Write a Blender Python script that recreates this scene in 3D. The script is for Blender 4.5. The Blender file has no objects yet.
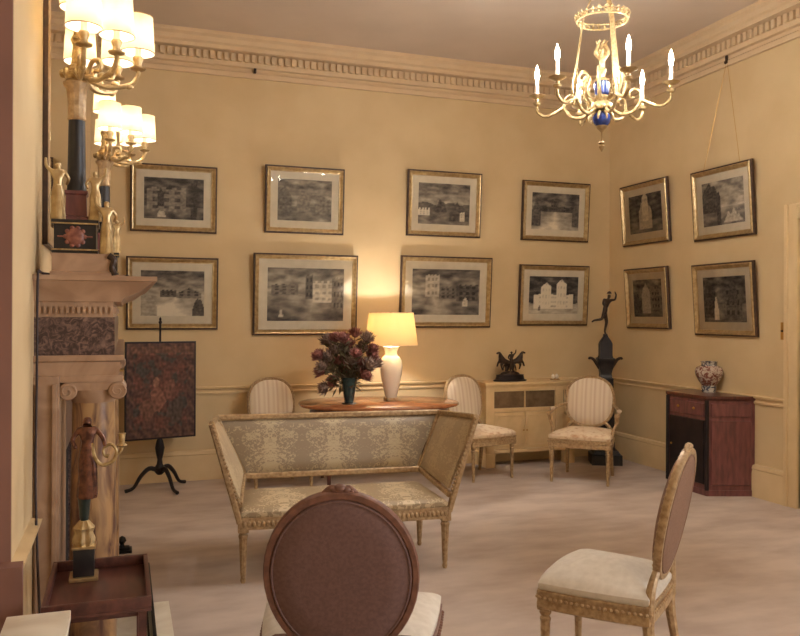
import bpy, bmesh, math, random
from math import sin, cos, pi, radians as rad
from mathutils import Vector, Matrix, noise

random.seed(7)
S = bpy.context.scene
C = S.collection

# ------------------------------------------------------------------ camera, world, exposure
CAM_H, YAW, ROLL, FPX, HOR = 1.5, 0.334, 0.004, 795.0, 315.5
cd = bpy.data.cameras.new('camera')
cam = bpy.data.objects.new('camera', cd)
C.objects.link(cam)
CAM_M = Matrix.Rotation(-YAW, 4, 'Z') @ Matrix.Rotation(pi/2, 4, 'X') @ Matrix.Rotation(ROLL, 4, 'Z')
cam.matrix_world = Matrix.Translation((0, 0, CAM_H)) @ CAM_M
cd.sensor_fit = 'HORIZONTAL'; cd.sensor_width = 36; cd.lens = 36*FPX/800
cd.shift_y = (HOR-318)/800
cd.clip_start = 0.05
S.camera = cam
wd = bpy.data.worlds.new('world'); S.world = wd; wd.use_nodes = True
wd.node_tree.nodes['Background'].inputs[0].default_value = (0.84, 0.90, 1.0, 1)      # daylight added as cool fill, let in by the two added windows
wd.node_tree.nodes['Background'].inputs[1].default_value = 6.2
S.view_settings.view_transform = 'Standard'
try: S.view_settings.look = 'None'
except Exception: pass
S.view_settings.gamma = 1; S.view_settings.use_curve_mapping = False
S.view_settings.exposure = 1.25
WARM = (1.0, 0.985, 0.97)
P_CHAND, P_SCONCE, P_LAMP, P_FILL = 22.0, 1.7, 10.0, 5.0

def W(x, y, X=None, Y=None, Z=None):
    """a pixel's ray met with a plane of the room (floor/table height, back wall, side wall)"""
    d = (CAM_M.to_3x3() @ Vector(((x-400)/FPX, (HOR-y)/FPX, -1)))
    o = Vector((0, 0, CAM_H))
    if Z is not None: t = (Z-CAM_H)/d.z
    elif Y is not None: t = Y/d.y
    else: t = X/d.x
    return o+d*t

YB, XR, XL, HC = 7.43, 4.99, -0.28, 4.03      # back wall, right wall, left wall, ceiling
YF = -2.6

# ------------------------------------------------------------------ mesh helpers
class G:
    def __init__(s): s.v = []; s.f = []; s.M = Matrix.Identity(4)
    def add(s, vs, fs, M=None):
        m = s.M @ M if M is not None else s.M
        b = len(s.v); s.v += [m @ Vector(p) for p in vs]
        s.f += [tuple(i+b for i in f) for f in fs]; return s
    def bm(s, bm, M=None):
        bm.verts.index_update()
        s.add([v.co.copy() for v in bm.verts], [[v.index for v in f.verts] for f in bm.faces], M); bm.free(); return s
    def box(s, x0, x1, y0, y1, z0, z1, b=0.0, M=None):
        bm = bmesh.new(); bmesh.ops.create_cube(bm, size=1)
        for v in bm.verts:
            v.co = ((x0+x1)/2+v.co.x*(x1-x0), (y0+y1)/2+v.co.y*(y1-y0), (z0+z1)/2+v.co.z*(z1-z0))
        if b > 0: bmesh.ops.bevel(bm, geom=bm.edges[:], offset=b, segments=2, affect='EDGES', profile=0.6)
        return s.bm(bm, M)
    def lathe(s, prof, n=24, M=None, flute=0, fd=0.0):
        vs = []; fs = []
        for r, z in prof:
            for i in range(n):
                a = 2*pi*i/n
                rr = r*(1-fd*(0.5+0.5*cos(flute*a))) if flute else r
                vs.append((rr*cos(a), rr*sin(a), z))
        for j in range(len(prof)-1):
            for i in range(n):
                k = (i+1) % n
                fs.append((j*n+i, j*n+k, (j+1)*n+k, (j+1)*n+i))
        fs.append(tuple(range(n-1, -1, -1))); fs.append(tuple((len(prof)-1)*n+i for i in range(n)))
        return s.add(vs, fs, M)
    def tube(s, pts, r, n=8, M=None, closed=False, flat=1.0, up=(0, 0, 1), smooth=0):
        pts = [Vector(p) for p in pts]
        rs = list(r) if isinstance(r, (list, tuple)) else [r]*len(pts)
        if smooth: pts, rs = spline(pts, rs, smooth, closed)
        N = len(pts); vs = []; fs = []; up = Vector(up)
        prev = None
        for i, p in enumerate(pts):
            if closed: t = pts[(i+1) % N]-pts[i-1]
            else: t = pts[min(i+1, N-1)]-pts[max(i-1, 0)]
            t.normalize()
            if prev is None:
                a = up.cross(t)
                if a.length < 1e-3: a = Vector((1, 0, 0)).cross(t)
                if a.length < 1e-3: a = Vector((0, 1, 0)).cross(t)
            else: a = prev-t*prev.dot(t)
            a.normalize(); prev = a; b = t.cross(a)
            for k in range(n):
                q = 2*pi*(k+0.5)/n
                vs.append(p+a*(rs[i]*cos(q))+b*(rs[i]*flat*sin(q)))
        for i in range(N if closed else N-1):
            j = (i+1) % N
            for k in range(n):
                l = (k+1) % n
                fs.append((i*n+k, i*n+l, j*n+l, j*n+k))
        if not closed:
            fs.append(tuple(range(n-1, -1, -1))); fs.append(tuple((N-1)*n+k for k in range(n)))
        return s.add(vs, fs, M)
    def bar(s, p, q, w, h=None, up=(0, 0, 1), M=None):
        h = h or w
        p = Vector(p); q = Vector(q); t = (q-p).normalized()
        a = Vector(up).cross(t)
        if a.length < 1e-3: a = Vector((1, 0, 0))
        a.normalize(); b = t.cross(a); c = min(w, h)*0.22
        ring = [(-w/2+c, -h/2), (w/2-c, -h/2), (w/2, -h/2+c), (w/2, h/2-c), (w/2-c, h/2), (-w/2+c, h/2), (-w/2, h/2-c), (-w/2, -h/2+c)]
        vs = [e+a*u+b*v for e in (p, q) for u, v in ring]
        fs = [(i, (i+1) % 8, 8+(i+1) % 8, 8+i) for i in range(8)]+[tuple(range(7, -1, -1)), tuple(range(8, 16))]
        return s.add(vs, fs, M)
    def prism(s, poly, z0, z1, M=None, top_scale=1.0, c=(0, 0)):
        n = len(poly)
        vs = [(x, y, z0) for x, y in poly]+[(c[0]+(x-c[0])*top_scale, c[1]+(y-c[1])*top_scale, z1) for x, y in poly]
        fs = [(i, (i+1) % n, n+(i+1) % n, n+i) for i in range(n)]+[tuple(range(n-1, -1, -1)), tuple(range(n, 2*n))]
        return s.add(vs, fs, M)
    def rings(s, rl, M=None, cap=True):
        n = len(rl[0]); vs = [p for r in rl for p in r]; fs = []
        for j in range(len(rl)-1):
            for i in range(n):
                k = (i+1) % n
                fs.append((j*n+i, j*n+k, (j+1)*n+k, (j+1)*n+i))
        if cap:
            fs.append(tuple(range(n-1, -1, -1))); fs.append(tuple((len(rl)-1)*n+i for i in range(n)))
        return s.add(vs, fs, M)
    def rectloft(s, st, M=None):     # (z, x0, x1, y0, y1)
        return s.rings([[(x0, y0, z), (x1, y0, z), (x1, y1, z), (x0, y1, z)] for z, x0, x1, y0, y1 in st], M)
    def ball(s, c, r, n=12, M=None, sc=(1, 1, 1)):
        m = max(5, n//2+1)
        prof = [(max(1e-4, r*sin(pi*i/m)), -r*cos(pi*i/m)) for i in range(m+1)]
        T = Matrix.Translation(c) @ Matrix.Diagonal((*sc, 1))
        return s.lathe(prof, n, (M @ T) if M is not None else T)
    def cushion(s, poly, z0, z1, crown, M=None, rnd=0.03):
        cx = sum(p[0] for p in poly)/len(poly); cy = sum(p[1] for p in poly)/len(poly)
        R = []
        def ring(k, z): R.append([(cx+(x-cx)*k, cy+(y-cy)*k, z) for x, y in poly])
        ring(0.97, z0); ring(1.0, z0+(z1-z0)*0.3); ring(1.0, z0+(z1-z0)*0.7); ring(0.965, z1-0.003)
        for k in (0.9, 0.78, 0.6, 0.4, 0.2, 0.02): ring(k, z1+crown*(1-k*k))
        return s.rings(R, M)
    def build(s, name, mat, parent=None, ang=38, kind=None, label=None, recalc=True):
        me = bpy.data.meshes.new(name)
        me.from_pydata([tuple(v) for v in s.v], [], s.f); me.validate(); me.update()
        if recalc: bm = bmesh.new(); bm.from_mesh(me); bmesh.ops.recalc_face_normals(bm, faces=bm.faces[:]); bm.to_mesh(me); bm.free()
        me.polygons.foreach_set('use_smooth', [True]*len(me.polygons))
        me.set_sharp_from_angle(angle=rad(ang))
        if mat: me.materials.append(mat)
        o = bpy.data.objects.new(name, me); C.objects.link(o)
        if parent: o.parent = parent
        if kind: o['kind'] = kind
        if label: o['label'] = label
        return o

def spline(pts, rs, k, closed=False):
    N = len(pts); op = []; orr = []
    rng = range(N if closed else N-1)
    g = (lambda i: i % N) if closed else (lambda i: max(0, min(N-1, i)))
    for i in rng:
        p0, p1, p2, p3 = (pts[g(i+j)] for j in (-1, 0, 1, 2)); r1, r2 = rs[g(i)], rs[g(i+1)]
        for j in range(k):
            t = j/k
            op.append(0.5*((2*p1)+(p2-p0)*t+(2*p0-5*p1+4*p2-p3)*t*t+(3*p1-p0-3*p2+p3)*t**3)); orr.append(r1+(r2-r1)*t)
    if not closed: op.append(pts[-1]); orr.append(rs[-1])
    return op, orr

def T(x, y, z): return Matrix.Translation((x, y, z))
def R(a, ax): return Matrix.Rotation(rad(a), 4, ax)
def empty(name, loc=(0, 0, 0), rz=0.0):
    o = bpy.data.objects.new(name, None); C.objects.link(o); o.location = loc; o.rotation_euler = (0, 0, rz); o.empty_display_size = 0.1
    return o
def tag(o, label, cat, group=None):
    o['label'] = label; o['category'] = cat
    if group: o['group'] = group
    return o
def struct(g, name, mat, ang=38):
    o = g.build(name, mat, None, ang); o['kind'] = 'structure'; return o
def copy_tree(o, parent=None):
    c = o.copy(); C.objects.link(c); c.parent = parent
    for ch in list(o.children): copy_tree(ch, c)
    return c
def lamp(name, loc, power, parent=None, r=0.025, col=WARM):
    l = bpy.data.lights.new(name, 'POINT'); l.energy = power; l.color = col; l.shadow_soft_size = r
    o = bpy.data.objects.new(name, l); C.objects.link(o); o.location = loc
    if parent: o.parent = parent
    return o
def figure(name, J, E, mat, parent, M=None, root='pelvis', sub=1):
    """one continuous body grown from a skeleton of joints {name:(x,y,z,r)}"""
    ks = list(J); idx = {k: i for i, k in enumerate(ks)}
    sc = (M.to_scale().x if M is not None else 1)
    me = bpy.data.meshes.new(name)
    me.from_pydata([(M @ Vector(J[k][:3])) if M is not None else J[k][:3] for k in ks], [(idx[a], idx[b]) for a, b in E], [])
    o = bpy.data.objects.new(name, me); C.objects.link(o)
    o.modifiers.new('skin', 'SKIN')
    for k in ks:
        sv = me.skin_vertices[0].data[idx[k]]; sv.radius = (J[k][3]*sc,)*2; sv.use_root = (k == root)
    ss = o.modifiers.new('sub', 'SUBSURF'); ss.levels = sub; ss.render_levels = sub
    dg = bpy.context.evaluated_depsgraph_get()
    nm = bpy.data.meshes.new_from_object(o.evaluated_get(dg))
    o.modifiers.clear(); o.data = nm; nm.materials.clear(); nm.materials.append(mat)
    nm.polygons.foreach_set('use_smooth', [True]*len(nm.polygons))
    nm.name = name
    if parent: o.parent = parent
    return o

# ------------------------------------------------------------------ materials
def sr(r, g, b):
    f = lambda c: (c/255)/12.92 if c/255 <= 0.04045 else ((c/255+0.055)/1.055)**2.4
    return (f(r), f(g), f(b), 1)
def newmat(name):
    m = bpy.data.materials.new(name); m.use_nodes = True
    return m, m.node_tree.nodes, m.node_tree.links, m.node_tree.nodes['Principled BSDF']
def mat(name, c1, c2=None, scale=20, rough=0.6, metal=0.0, bump=0.0, bscale=None, detail=4, stretch=None, lo=0.35, hi=0.65, spec=0.5, coat=0.0, dist=0.0):
    m, n, l, b = newmat(name)
    b.inputs['Roughness'].default_value = rough; b.inputs['Metallic'].default_value = metal
    b.inputs['Specular IOR Level'].default_value = spec; b.inputs['Coat Weight'].default_value = coat
    b.inputs['Coat Roughness'].default_value = 0.08
    b.inputs['Base Color'].default_value = c1
    if c2 or bump:
        tc = n.new('ShaderNodeTexCoord'); mp = n.new('ShaderNodeMapping'); l.new(tc.outputs['Object'], mp.inputs[0])
        if stretch: mp.inputs['Scale'].default_value = stretch
    if c2:
        t = n.new('ShaderNodeTexNoise'); t.inputs['Scale'].default_value = scale; t.inputs['Detail'].default_value = detail; t.inputs['Distortion'].default_value = dist
        l.new(mp.outputs[0], t.inputs['Vector'])
        r = n.new('ShaderNodeValToRGB'); r.color_ramp.elements[0].color = c1; r.color_ramp.elements[1].color = c2
        r.color_ramp.elements[0].position = lo; r.color_ramp.elements[1].position = hi
        l.new(t.outputs['Fac'], r.inputs[0]); l.new(r.outputs[0], b.inputs['Base Color'])
    if bump:
        t2 = n.new('ShaderNodeTexNoise'); t2.inputs['Scale'].default_value = bscale or scale*3; t2.inputs['Detail'].default_value = 3
        l.new(mp.outputs[0], t2.inputs['Vector'])
        bp = n.new('ShaderNodeBump'); bp.inputs['Strength'].default_value = bump; bp.inputs['Distance'].default_value = 0.004
        l.new(t2.outputs['Fac'], bp.inputs['Height']); l.new(bp.outputs[0], b.inputs['Normal'])
    return m
def attrmat(name, rough=0.8, coat=0):
    m, n, l, b = newmat(name)
    a = n.new('ShaderNodeVertexColor'); a.layer_name = 'print'
    l.new(a.outputs[0], b.inputs['Base Color']); b.inputs['Roughness'].default_value = rough; b.inputs['Coat Weight'].default_value = coat
    return m
def stripemat(name, cols, w, rough=0.7, axis='X'):
    m, n, l, b = newmat(name)
    tc = n.new('ShaderNodeTexCoord'); sp = n.new('ShaderNodeSeparateXYZ'); l.new(tc.outputs['Object'], sp.inputs[0])
    mm = n.new('ShaderNodeMath'); mm.operation = 'MULTIPLY'; mm.inputs[1].default_value = 1/w; l.new(sp.outputs[axis], mm.inputs[0])
    fr = n.new('ShaderNodeMath'); fr.operation = 'FRACT'; l.new(mm.outputs[0], fr.inputs[0])
    r = n.new('ShaderNodeValToRGB'); cr = r.color_ramp
    while len(cr.elements) < len(cols): cr.elements.new(0.5)
    for i, c in enumerate(cols): cr.elements[i].position = i/(len(cols)); cr.elements[i].color = c
    l.new(fr.outputs[0], r.inputs[0]); l.new(r.outputs[0], b.inputs['Base Color']); b.inputs['Roughness'].default_value = rough
    return m
def damaskmat(name, base, lite, period=0.4, scale=52, axis='X', other=('Y', 'Z')):
    """woven pattern: mirrored foliage clustered in bouquets that repeat along one axis"""
    m, n, l, b = newmat(name)
    def math_(op, a, c=None, d=None):
        k = n.new('ShaderNodeMath'); k.operation = op
        for i, q in enumerate((a, c, d)):
            if q is None: continue
            if isinstance(q, (int, float)): k.inputs[i].default_value = q
            else: l.new(q, k.inputs[i])
        return k.outputs[0]
    tc = n.new('ShaderNodeTexCoord'); sp = n.new('ShaderNodeSeparateXYZ'); l.new(tc.outputs['Object'], sp.inputs[0])
    px = math_('PINGPONG', sp.outputs[axis], period/2)
    py = math_('ADD', sp.outputs[other[0]], sp.outputs[other[1]])
    cb = n.new('ShaderNodeCombineXYZ'); l.new(px, cb.inputs[0]); l.new(py, cb.inputs[1])
    t = n.new('ShaderNodeTexNoise'); t.inputs['Scale'].default_value = scale; t.inputs['Detail'].default_value = 2; t.inputs['Distortion'].default_value = 1.2
    l.new(cb.outputs[0], t.inputs['Vector'])
    w = n.new('ShaderNodeTexNoise'); w.inputs['Scale'].default_value = 9; w.inputs['Detail'].default_value = 1; l.new(cb.outputs[0], w.inputs['Vector'])
    fall = math_('SUBTRACT', 0.62, math_('MULTIPLY', px, 2.2/period))
    v = math_('MULTIPLY_ADD', w.outputs['Fac'], 0.55, math_('MULTIPLY_ADD', fall, 0.2, t.outputs['Fac']))
    r = n.new('ShaderNodeValToRGB'); e = r.color_ramp.elements
    e[0].position = 0.79; e[0].color = base; e[1].position = 0.86; e[1].color = lite
    l.new(v, r.inputs[0]); l.new(r.outputs[0], b.inputs['Base Color'])
    b.inputs['Roughness'].default_value = 0.5
    return m
def shademat(name, col, trans):
    m, n, l, b = newmat(name)
    n.remove(b); out = n['Material Output']
    d = n.new('ShaderNodeBsdfDiffuse'); d.inputs[0].default_value = col
    t = n.new('ShaderNodeBsdfTranslucent'); t.inputs[0].default_value = col
    mx = n.new('ShaderNodeMixShader'); mx.inputs[0].default_value = trans
    l.new(d.outputs[0], mx.inputs[1]); l.new(t.outputs[0], mx.inputs[2]); l.new(mx.outputs[0], out.inputs[0])
    return m
def emitmat(name, col, st):
    m, n, l, b = newmat(name)
    b.inputs['Emission Color'].default_value = col; b.inputs['Emission Strength'].default_value = st; b.inputs['Base Color'].default_value = col
    return m
def glassmat(name):
    m, n, l, b = newmat(name)
    n.remove(b); out = n['Material Output']
    t = n.new('ShaderNodeBsdfTransparent'); g = n.new('ShaderNodeBsdfGlossy'); g.inputs['Roughness'].default_value = 0.03
    fr = n.new('ShaderNodeFresnel'); fr.inputs[0].default_value = 1.45
    mx = n.new('ShaderNodeMixShader'); l.new(fr.outputs[0], mx.inputs[0]); l.new(t.outputs[0], mx.inputs[1]); l.new(g.outputs[0], mx.inputs[2])
    l.new(mx.outputs[0], out.inputs[0]); return m

M = {}
M['wall'] = mat('yellow_wall_paint', sr(210, 185, 142), sr(204, 178, 135), 3, 0.75, bump=0.15, bscale=160)
M['ceiling'] = mat('ceiling_plaster', sr(206, 188, 168), sr(200, 182, 162), 2, 0.85)
M['cornice'] = mat('cornice_plaster', sr(210, 184, 148), sr(204, 177, 141), 6, 0.8)
M['trim'] = mat('cream_trim_paint', sr(218, 192, 148), sr(212, 185, 140), 6, 0.5)
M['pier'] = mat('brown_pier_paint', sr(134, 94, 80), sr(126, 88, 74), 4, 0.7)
M['carpet'] = mat('beige_carpet', sr(202, 185, 170), sr(180, 162, 148), 2.2, 0.95, bump=0.5, bscale=420, detail=9, spec=0.1, stretch=(1, 2.0, 1))
M['gilt'] = mat('gilt_frame', sr(196, 172, 128), sr(168, 142, 100), 30, 0.32, 0.7, bump=0.08, bscale=120)
M['giltb'] = mat('bright_gilt', sr(196, 172, 124), sr(146, 118, 76), 60, 0.42, 0.6)
M['giltw'] = mat('gilt_wood', sr(186, 158, 118), sr(150, 120, 84), 50, 0.45, 0.2, bump=0.15, bscale=90)
M['edge'] = mat('dark_frame_edge', sr(74, 50, 34), sr(54, 36, 26), 30, 0.5)
M['mount'] = mat('beige_mount', sr(222, 208, 182), sr(214, 199, 172), 12, 0.9)
M['print'] = attrmat('ink_wash_print')
M['glass'] = glassmat('picture_glass')
M['white_ceramic'] = mat('white_ceramic', sr(236, 226, 208), None, rough=0.25, coat=0.5)
M['shade'] = shademat('cream_lampshade', sr(232, 208, 164), 0.3)
M['shade2'] = shademat('white_candle_shade', sr(254, 246, 226), 0.6)
M['bulb'] = emitmat('candle_bulb', (1, 0.9, 0.75, 1), 28)
M['candle'] = mat('candle_tube', sr(246, 236, 214), None, rough=0.5)
M['mahog'] = mat('red_mahogany', sr(96, 46, 34), sr(66, 28, 22), 6, 0.3, coat=0.3, stretch=(6, 6, 1))
M['mahog_t'] = mat('mahogany_top', sr(176, 112, 68), sr(146, 86, 50), 5, 0.2, coat=0.5, stretch=(1, 8, 1))  # top colour lightened to carry the orange reflection of the lamp
M['rosewood'] = mat('dark_rosewood', sr(122, 72, 68), sr(92, 53, 52), 7, 0.35, coat=0.2, stretch=(5, 5, 1))
M['ebony'] = mat('ebonised_wood', sr(40, 30, 30), sr(26, 21, 22), 10, 0.5, spec=0.3)
M['tray'] = mat('dark_tray_mahogany', sr(98, 58, 48), sr(70, 40, 34), 7, 0.35, coat=0.15, stretch=(5, 1, 5))
M['bronze'] = mat('dark_bronze', sr(76, 58, 46), sr(46, 36, 30), 30, 0.42, 0.5)
M['rbronze'] = mat('red_bronze', sr(120, 78, 58), sr(72, 46, 38), 60, 0.35, 0.6)
M['black'] = mat('black_marble', sr(26, 23, 25), sr(52, 46, 44), 18, 0.4, lo=0.5, hi=0.8)
M['green'] = mat('green_black_stone', sr(22, 30, 28), sr(40, 52, 46), 24, 0.3)
M['marble'] = mat('cream_marble', sr(176, 144, 116), sr(152, 120, 94), 7, 0.4, detail=8, dist=1.5)
M['marble_w'] = mat('white_marble', sr(236, 226, 206), sr(218, 204, 180), 6, 0.35, detail=8, dist=1.2)
M['marble_d'] = mat('dark_breccia_marble', sr(62, 46, 45), sr(134, 108, 96), 40, 0.3, detail=6, dist=2.2, lo=0.42, hi=0.72)
M['marble_c'] = mat('column_marble', sr(172, 136, 94), sr(92, 62, 52), 9, 0.32, detail=7, dist=2.0, stretch=(1.6, 1.6, 0.5), lo=0.38, hi=0.66)
M['fab_back'] = mat('beige_back_fabric', sr(138, 106, 84), sr(126, 95, 75), 90, 0.9, bump=0.3, bscale=500)
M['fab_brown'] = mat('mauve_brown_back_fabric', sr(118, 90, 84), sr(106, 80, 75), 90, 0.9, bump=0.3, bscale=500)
M['fab_white'] = mat('pale_seat_fabric', sr(210, 200, 184), sr(200, 189, 172), 30, 0.85, bump=0.2, bscale=300)
M['fab_cream'] = mat('flowered_cream_fabric', sr(222, 200, 168), sr(188, 146, 112), 22, 0.85, lo=0.5, hi=0.72)
M['stripe'] = stripemat('striped_cream_fabric', [sr(216, 198, 172), sr(206, 184, 156), sr(222, 206, 182), sr(200, 174, 148), sr(218, 200, 174)], 0.085)
M['wood_b'] = mat('brown_chair_wood', sr(128, 88, 70), sr(104, 71, 57), 40, 0.5, bump=0.2, bscale=80)
M['damask'] = damaskmat('grey_damask', sr(140, 122, 98), sr(176, 158, 126))
M['damask_e'] = damaskmat('end_damask', sr(174, 154, 124), sr(190, 170, 136), 0.3, 46, 'Y', ('Z', 'X'))
M['damask_s'] = damaskmat('pale_damask', sr(164, 143, 112), sr(206, 186, 150), 0.36, 40)
M['tap'] = attrmat('tapestry', 0.95)
M['fire'] = mat('sooty_firebox', sr(30, 24, 22), sr(18, 15, 14), 12, 0.9)
M['steel'] = mat('polished_steel', sr(190, 184, 172), None, rough=0.2, metal=1.0)
M['iron'] = mat('black_iron', sr(26, 24, 24), None, rough=0.5, metal=0.6)
M['cream'] = mat('cream_cabinet_paint', sr(224, 194, 146), sr(214, 183, 134), 8, 0.45)
M['darkpane'] = mat('dim_cabinet_pane', sr(126, 104, 78), sr(104, 84, 62), 14, 0.25)
M['mirror'] = mat('mirror_glass', sr(220, 212, 200), None, rough=0.02, metal=1.0)
M['blue'] = mat('blue_enamel', sr(26, 40, 96), sr(44, 66, 130), 30, 0.2, coat=0.6)
M['vasedark'] = mat('dark_teal_vase', sr(24, 44, 50), sr(40, 66, 66), 20, 0.2, coat=0.6)
M['petal'] = mat('dried_mauve_petals', sr(178, 120, 110), sr(126, 82, 78), 30, 0.85)
M['petal2'] = mat('dried_grey_petals', sr(164, 140, 126), sr(116, 96, 88), 30, 0.85)
M['leaf'] = mat('dried_olive_leaf', sr(124, 112, 84), sr(88, 78, 60), 30, 0.85)
M['imari'] = mat('imari_porcelain', sr(190, 170, 152), sr(124, 76, 64), 26, 0.2, coat=0.6, dist=1.5, lo=0.44, hi=0.56)
M['imari_b'] = mat('blue_grey_porcelain', sr(190, 180, 166), sr(74, 74, 84), 30, 0.2, coat=0.6, dist=1.0, lo=0.42, hi=0.56)
M['red'] = mat('red_medallion', sr(146, 92, 74), sr(110, 62, 50), 60, 0.4)
M['cord'] = mat('dark_flex', sr(46, 30, 26), None, rough=0.6)
M['brass'] = mat('brass', sr(188, 140, 72), None, rough=0.35, metal=0.9)
M['silver'] = mat('pierced_steel', sr(186, 178, 164), None, rough=0.3, metal=0.9)

# ------------------------------------------------------------------ room shell
g = G(); g.box(-1.75, XR+0.2, YF-0.2, YB+0.2, -0.12, 0); struct(g, 'floor', M['carpet'])
g = G(); g.box(-1.75, XR+0.2, YF-0.2, YB+0.2, HC, HC+0.12); struct(g, 'ceiling', M['ceiling'])
g = G(); g.box(XL-0.2, XR+0.2, YB, YB+0.2, 0, HC); struct(g, 'wall_back', M['wall'])
FILL_WIN = [(-2.4, -1.1), (-0.9, 0.4)]; WZ0, WZ1 = 0.95, 3.6
g = G()
for y0, y1, z0, z1 in ((YF-0.2, -2.4, 0, HC), (-1.1, -0.9, 0, HC), (0.4, 3.83, 0, HC), (-2.4, -1.1, 0, WZ0), (-0.9, 0.4, 0, WZ0), (-2.4, -1.1, WZ1, HC), (-0.9, 0.4, WZ1, HC)): g.box(XR, XR+0.2, y0, y1, z0, z1)
g.box(XR, XR+0.2, 4.85, YB, 0, HC); g.box(XR, XR+0.2, 3.83, 4.85, 2.27, HC); struct(g, 'wall_right', M['wall'])
YP = 2.32
g = G(); g.box(XL-0.2, XL, YP+0.012, YB, 0, HC); struct(g, 'wall_left', M['wall'])
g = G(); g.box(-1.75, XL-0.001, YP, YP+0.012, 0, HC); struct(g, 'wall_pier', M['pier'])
g = G(); g.box(-1.75, -1.55, YF, YP, 0, HC); struct(g, 'wall_near_left', M['wall'])
g = G(); g.box(-1.55, XR, YF-0.2, YF, 0, HC); struct(g, 'wall_front', M['wall'])
# two sash windows added in the unseen part of the right wall for fill
for i, (a, b) in enumerate(FILL_WIN):
    g = G()
    for y0, y1, z0, z1 in ((a, a+0.06, WZ0, WZ1), (b-0.06, b, WZ0, WZ1), (a+0.06, b-0.06, WZ0, WZ0+0.06), (a+0.06, b-0.06, WZ1-0.06, WZ1), (a+0.06, b-0.06, 2.2, 2.26)): g.box(XR+0.06, XR+0.14, y0, y1, z0, z1)
    w_ = struct(g, 'fill_window_%d' % (i+1), M['trim'])
    for q in (1, 2):
        y = a+(b-a)*q/3; g = G(); g.box(XR+0.08, XR+0.12, y-0.012, y+0.012, WZ0+0.06, WZ1-0.06); g.build('glazing_bar', M['trim'], w_)
    for z0, z1 in ((WZ0+0.06, 2.2), (2.26, WZ1-0.06)):
        g = G(); g.add([(XR+0.1, a+0.06, z0), (XR+0.1, a+0.06, z1), (XR+0.1, b-0.06, z1), (XR+0.1, b-0.06, z0)], [(0, 1, 2, 3)]); g.build('pane', M['glass'], w_, recalc=False)
    al = bpy.data.lights.new('fill_window_portal', 'AREA'); al.shape = 'RECTANGLE'; al.size = WZ1-WZ0; al.size_y = b-a
    al.cycles.is_portal = True
    ao = bpy.data.objects.new('fill_window_portal', al); C.objects.link(ao); ao.location = (XR+0.21, (a+b)/2, (WZ0+WZ1)/2); ao.rotation_euler = (0, pi/2, 0)

def run(name, prof, p, q, inward, m):
    """moulding: profile of (distance from wall, height) carried straight from p to q"""
    g = G(); p = Vector((*p, 0)); q = Vector((*q, 0)); n = Vector((*inward, 0))
    g.rings([[e+n*a+Vector((0, 0, z)) for a, z in prof] for e in (p, q)])
    return struct(g, name, m, 25)
def dentils(parent, p, q, inward, z0, z1, a0, a1, pitch, w):
    p = Vector((*p, 0)); q = Vector((*q, 0)); n = Vector((*inward, 0)); t = (q-p).normalized()
    g = G(); L = (q-p).length; k = int(L/pitch)
    for i in range(k):
        c = p+t*(pitch*(i+0.5))
        vs = []
        for dz in (z0, z1):
            for da, dt in ((a0, -w/2), (a1, -w/2), (a1, w/2), (a0, w/2)): vs.append(c+n*da+t*dt+Vector((0, 0, dz)))
        g.add(vs, [(0, 1, 2, 3), (4, 5, 6, 7), (0, 1, 5, 4), (1, 2, 6, 5), (2, 3, 7, 6), (3, 0, 4, 7)])
    o = g.build('dentil_row', M['cornice'], parent); o['kind'] = 'stuff'; return o
CP = [(0, HC-0.34), (0.03, HC-0.34), (0.035, HC-0.30), (0.02, HC-0.285), (0.02, HC-0.255), (0.055, HC-0.25), (0.06, HC-0.235),
      (0.06, HC-0.135), (0.13, HC-0.13), (0.135, HC-0.10), (0.16, HC-0.085), (0.17, HC-0.05), (0.2, HC-0.03), (0.205, HC-0.0005), (0, HC-0.0005)]
for i, (p, q, n) in enumerate([((XL, YB), (XR, YB), (0, -1)), ((XR, YB), (XR, YF), (-1, 0)), ((XL, YP), (XL, YB), (1, 0))]):
    c = run('trim_%d' % (i+1), CP, p, q, n, M['cornice'])
    dentils(c, p, q, n, HC-0.212, HC-0.142, 0.05, 0.088, 0.062, 0.036)
RAIL = [(0, 0.775), (0.012, 0.775), (0.016, 0.79), (0.01, 0.795), (0.012, 0.815), (0.03, 0.825), (0.034, 0.84), (0.0, 0.845)]
BASE = [(0, 0), (0.03, 0), (0.03, 0.2), (0.024, 0.225), (0.03, 0.235), (0.022, 0.262), (0, 0.27)]
DY0 = 4.97
for i, (p, q, n) in enumerate([((XL, YB), (XR, YB), (0, -1)), ((XR, YB), (XR, DY0), (-1, 0)), ((XL, YP), (XL, 2.80), (1, 0)), ((XL, 4.66), (XL, YB), (1, 0)), ((XR, 3.71), (XR, YF), (-1, 0))]):
    run('trim_%d' % (i+4), RAIL, p, q, n, M['trim'])
    run('baseboard_%s' % ['back', 'right', 'left', 'left_far', 'right_near'][i], BASE, p, q, n, M['trim'])
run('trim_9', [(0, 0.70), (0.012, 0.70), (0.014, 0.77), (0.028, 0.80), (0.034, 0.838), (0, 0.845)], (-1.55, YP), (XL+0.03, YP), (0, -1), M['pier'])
run('baseboard_pier', BASE, (-1.55, YP), (XL+0.03, YP), (0, -1), M['pier'])

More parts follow.
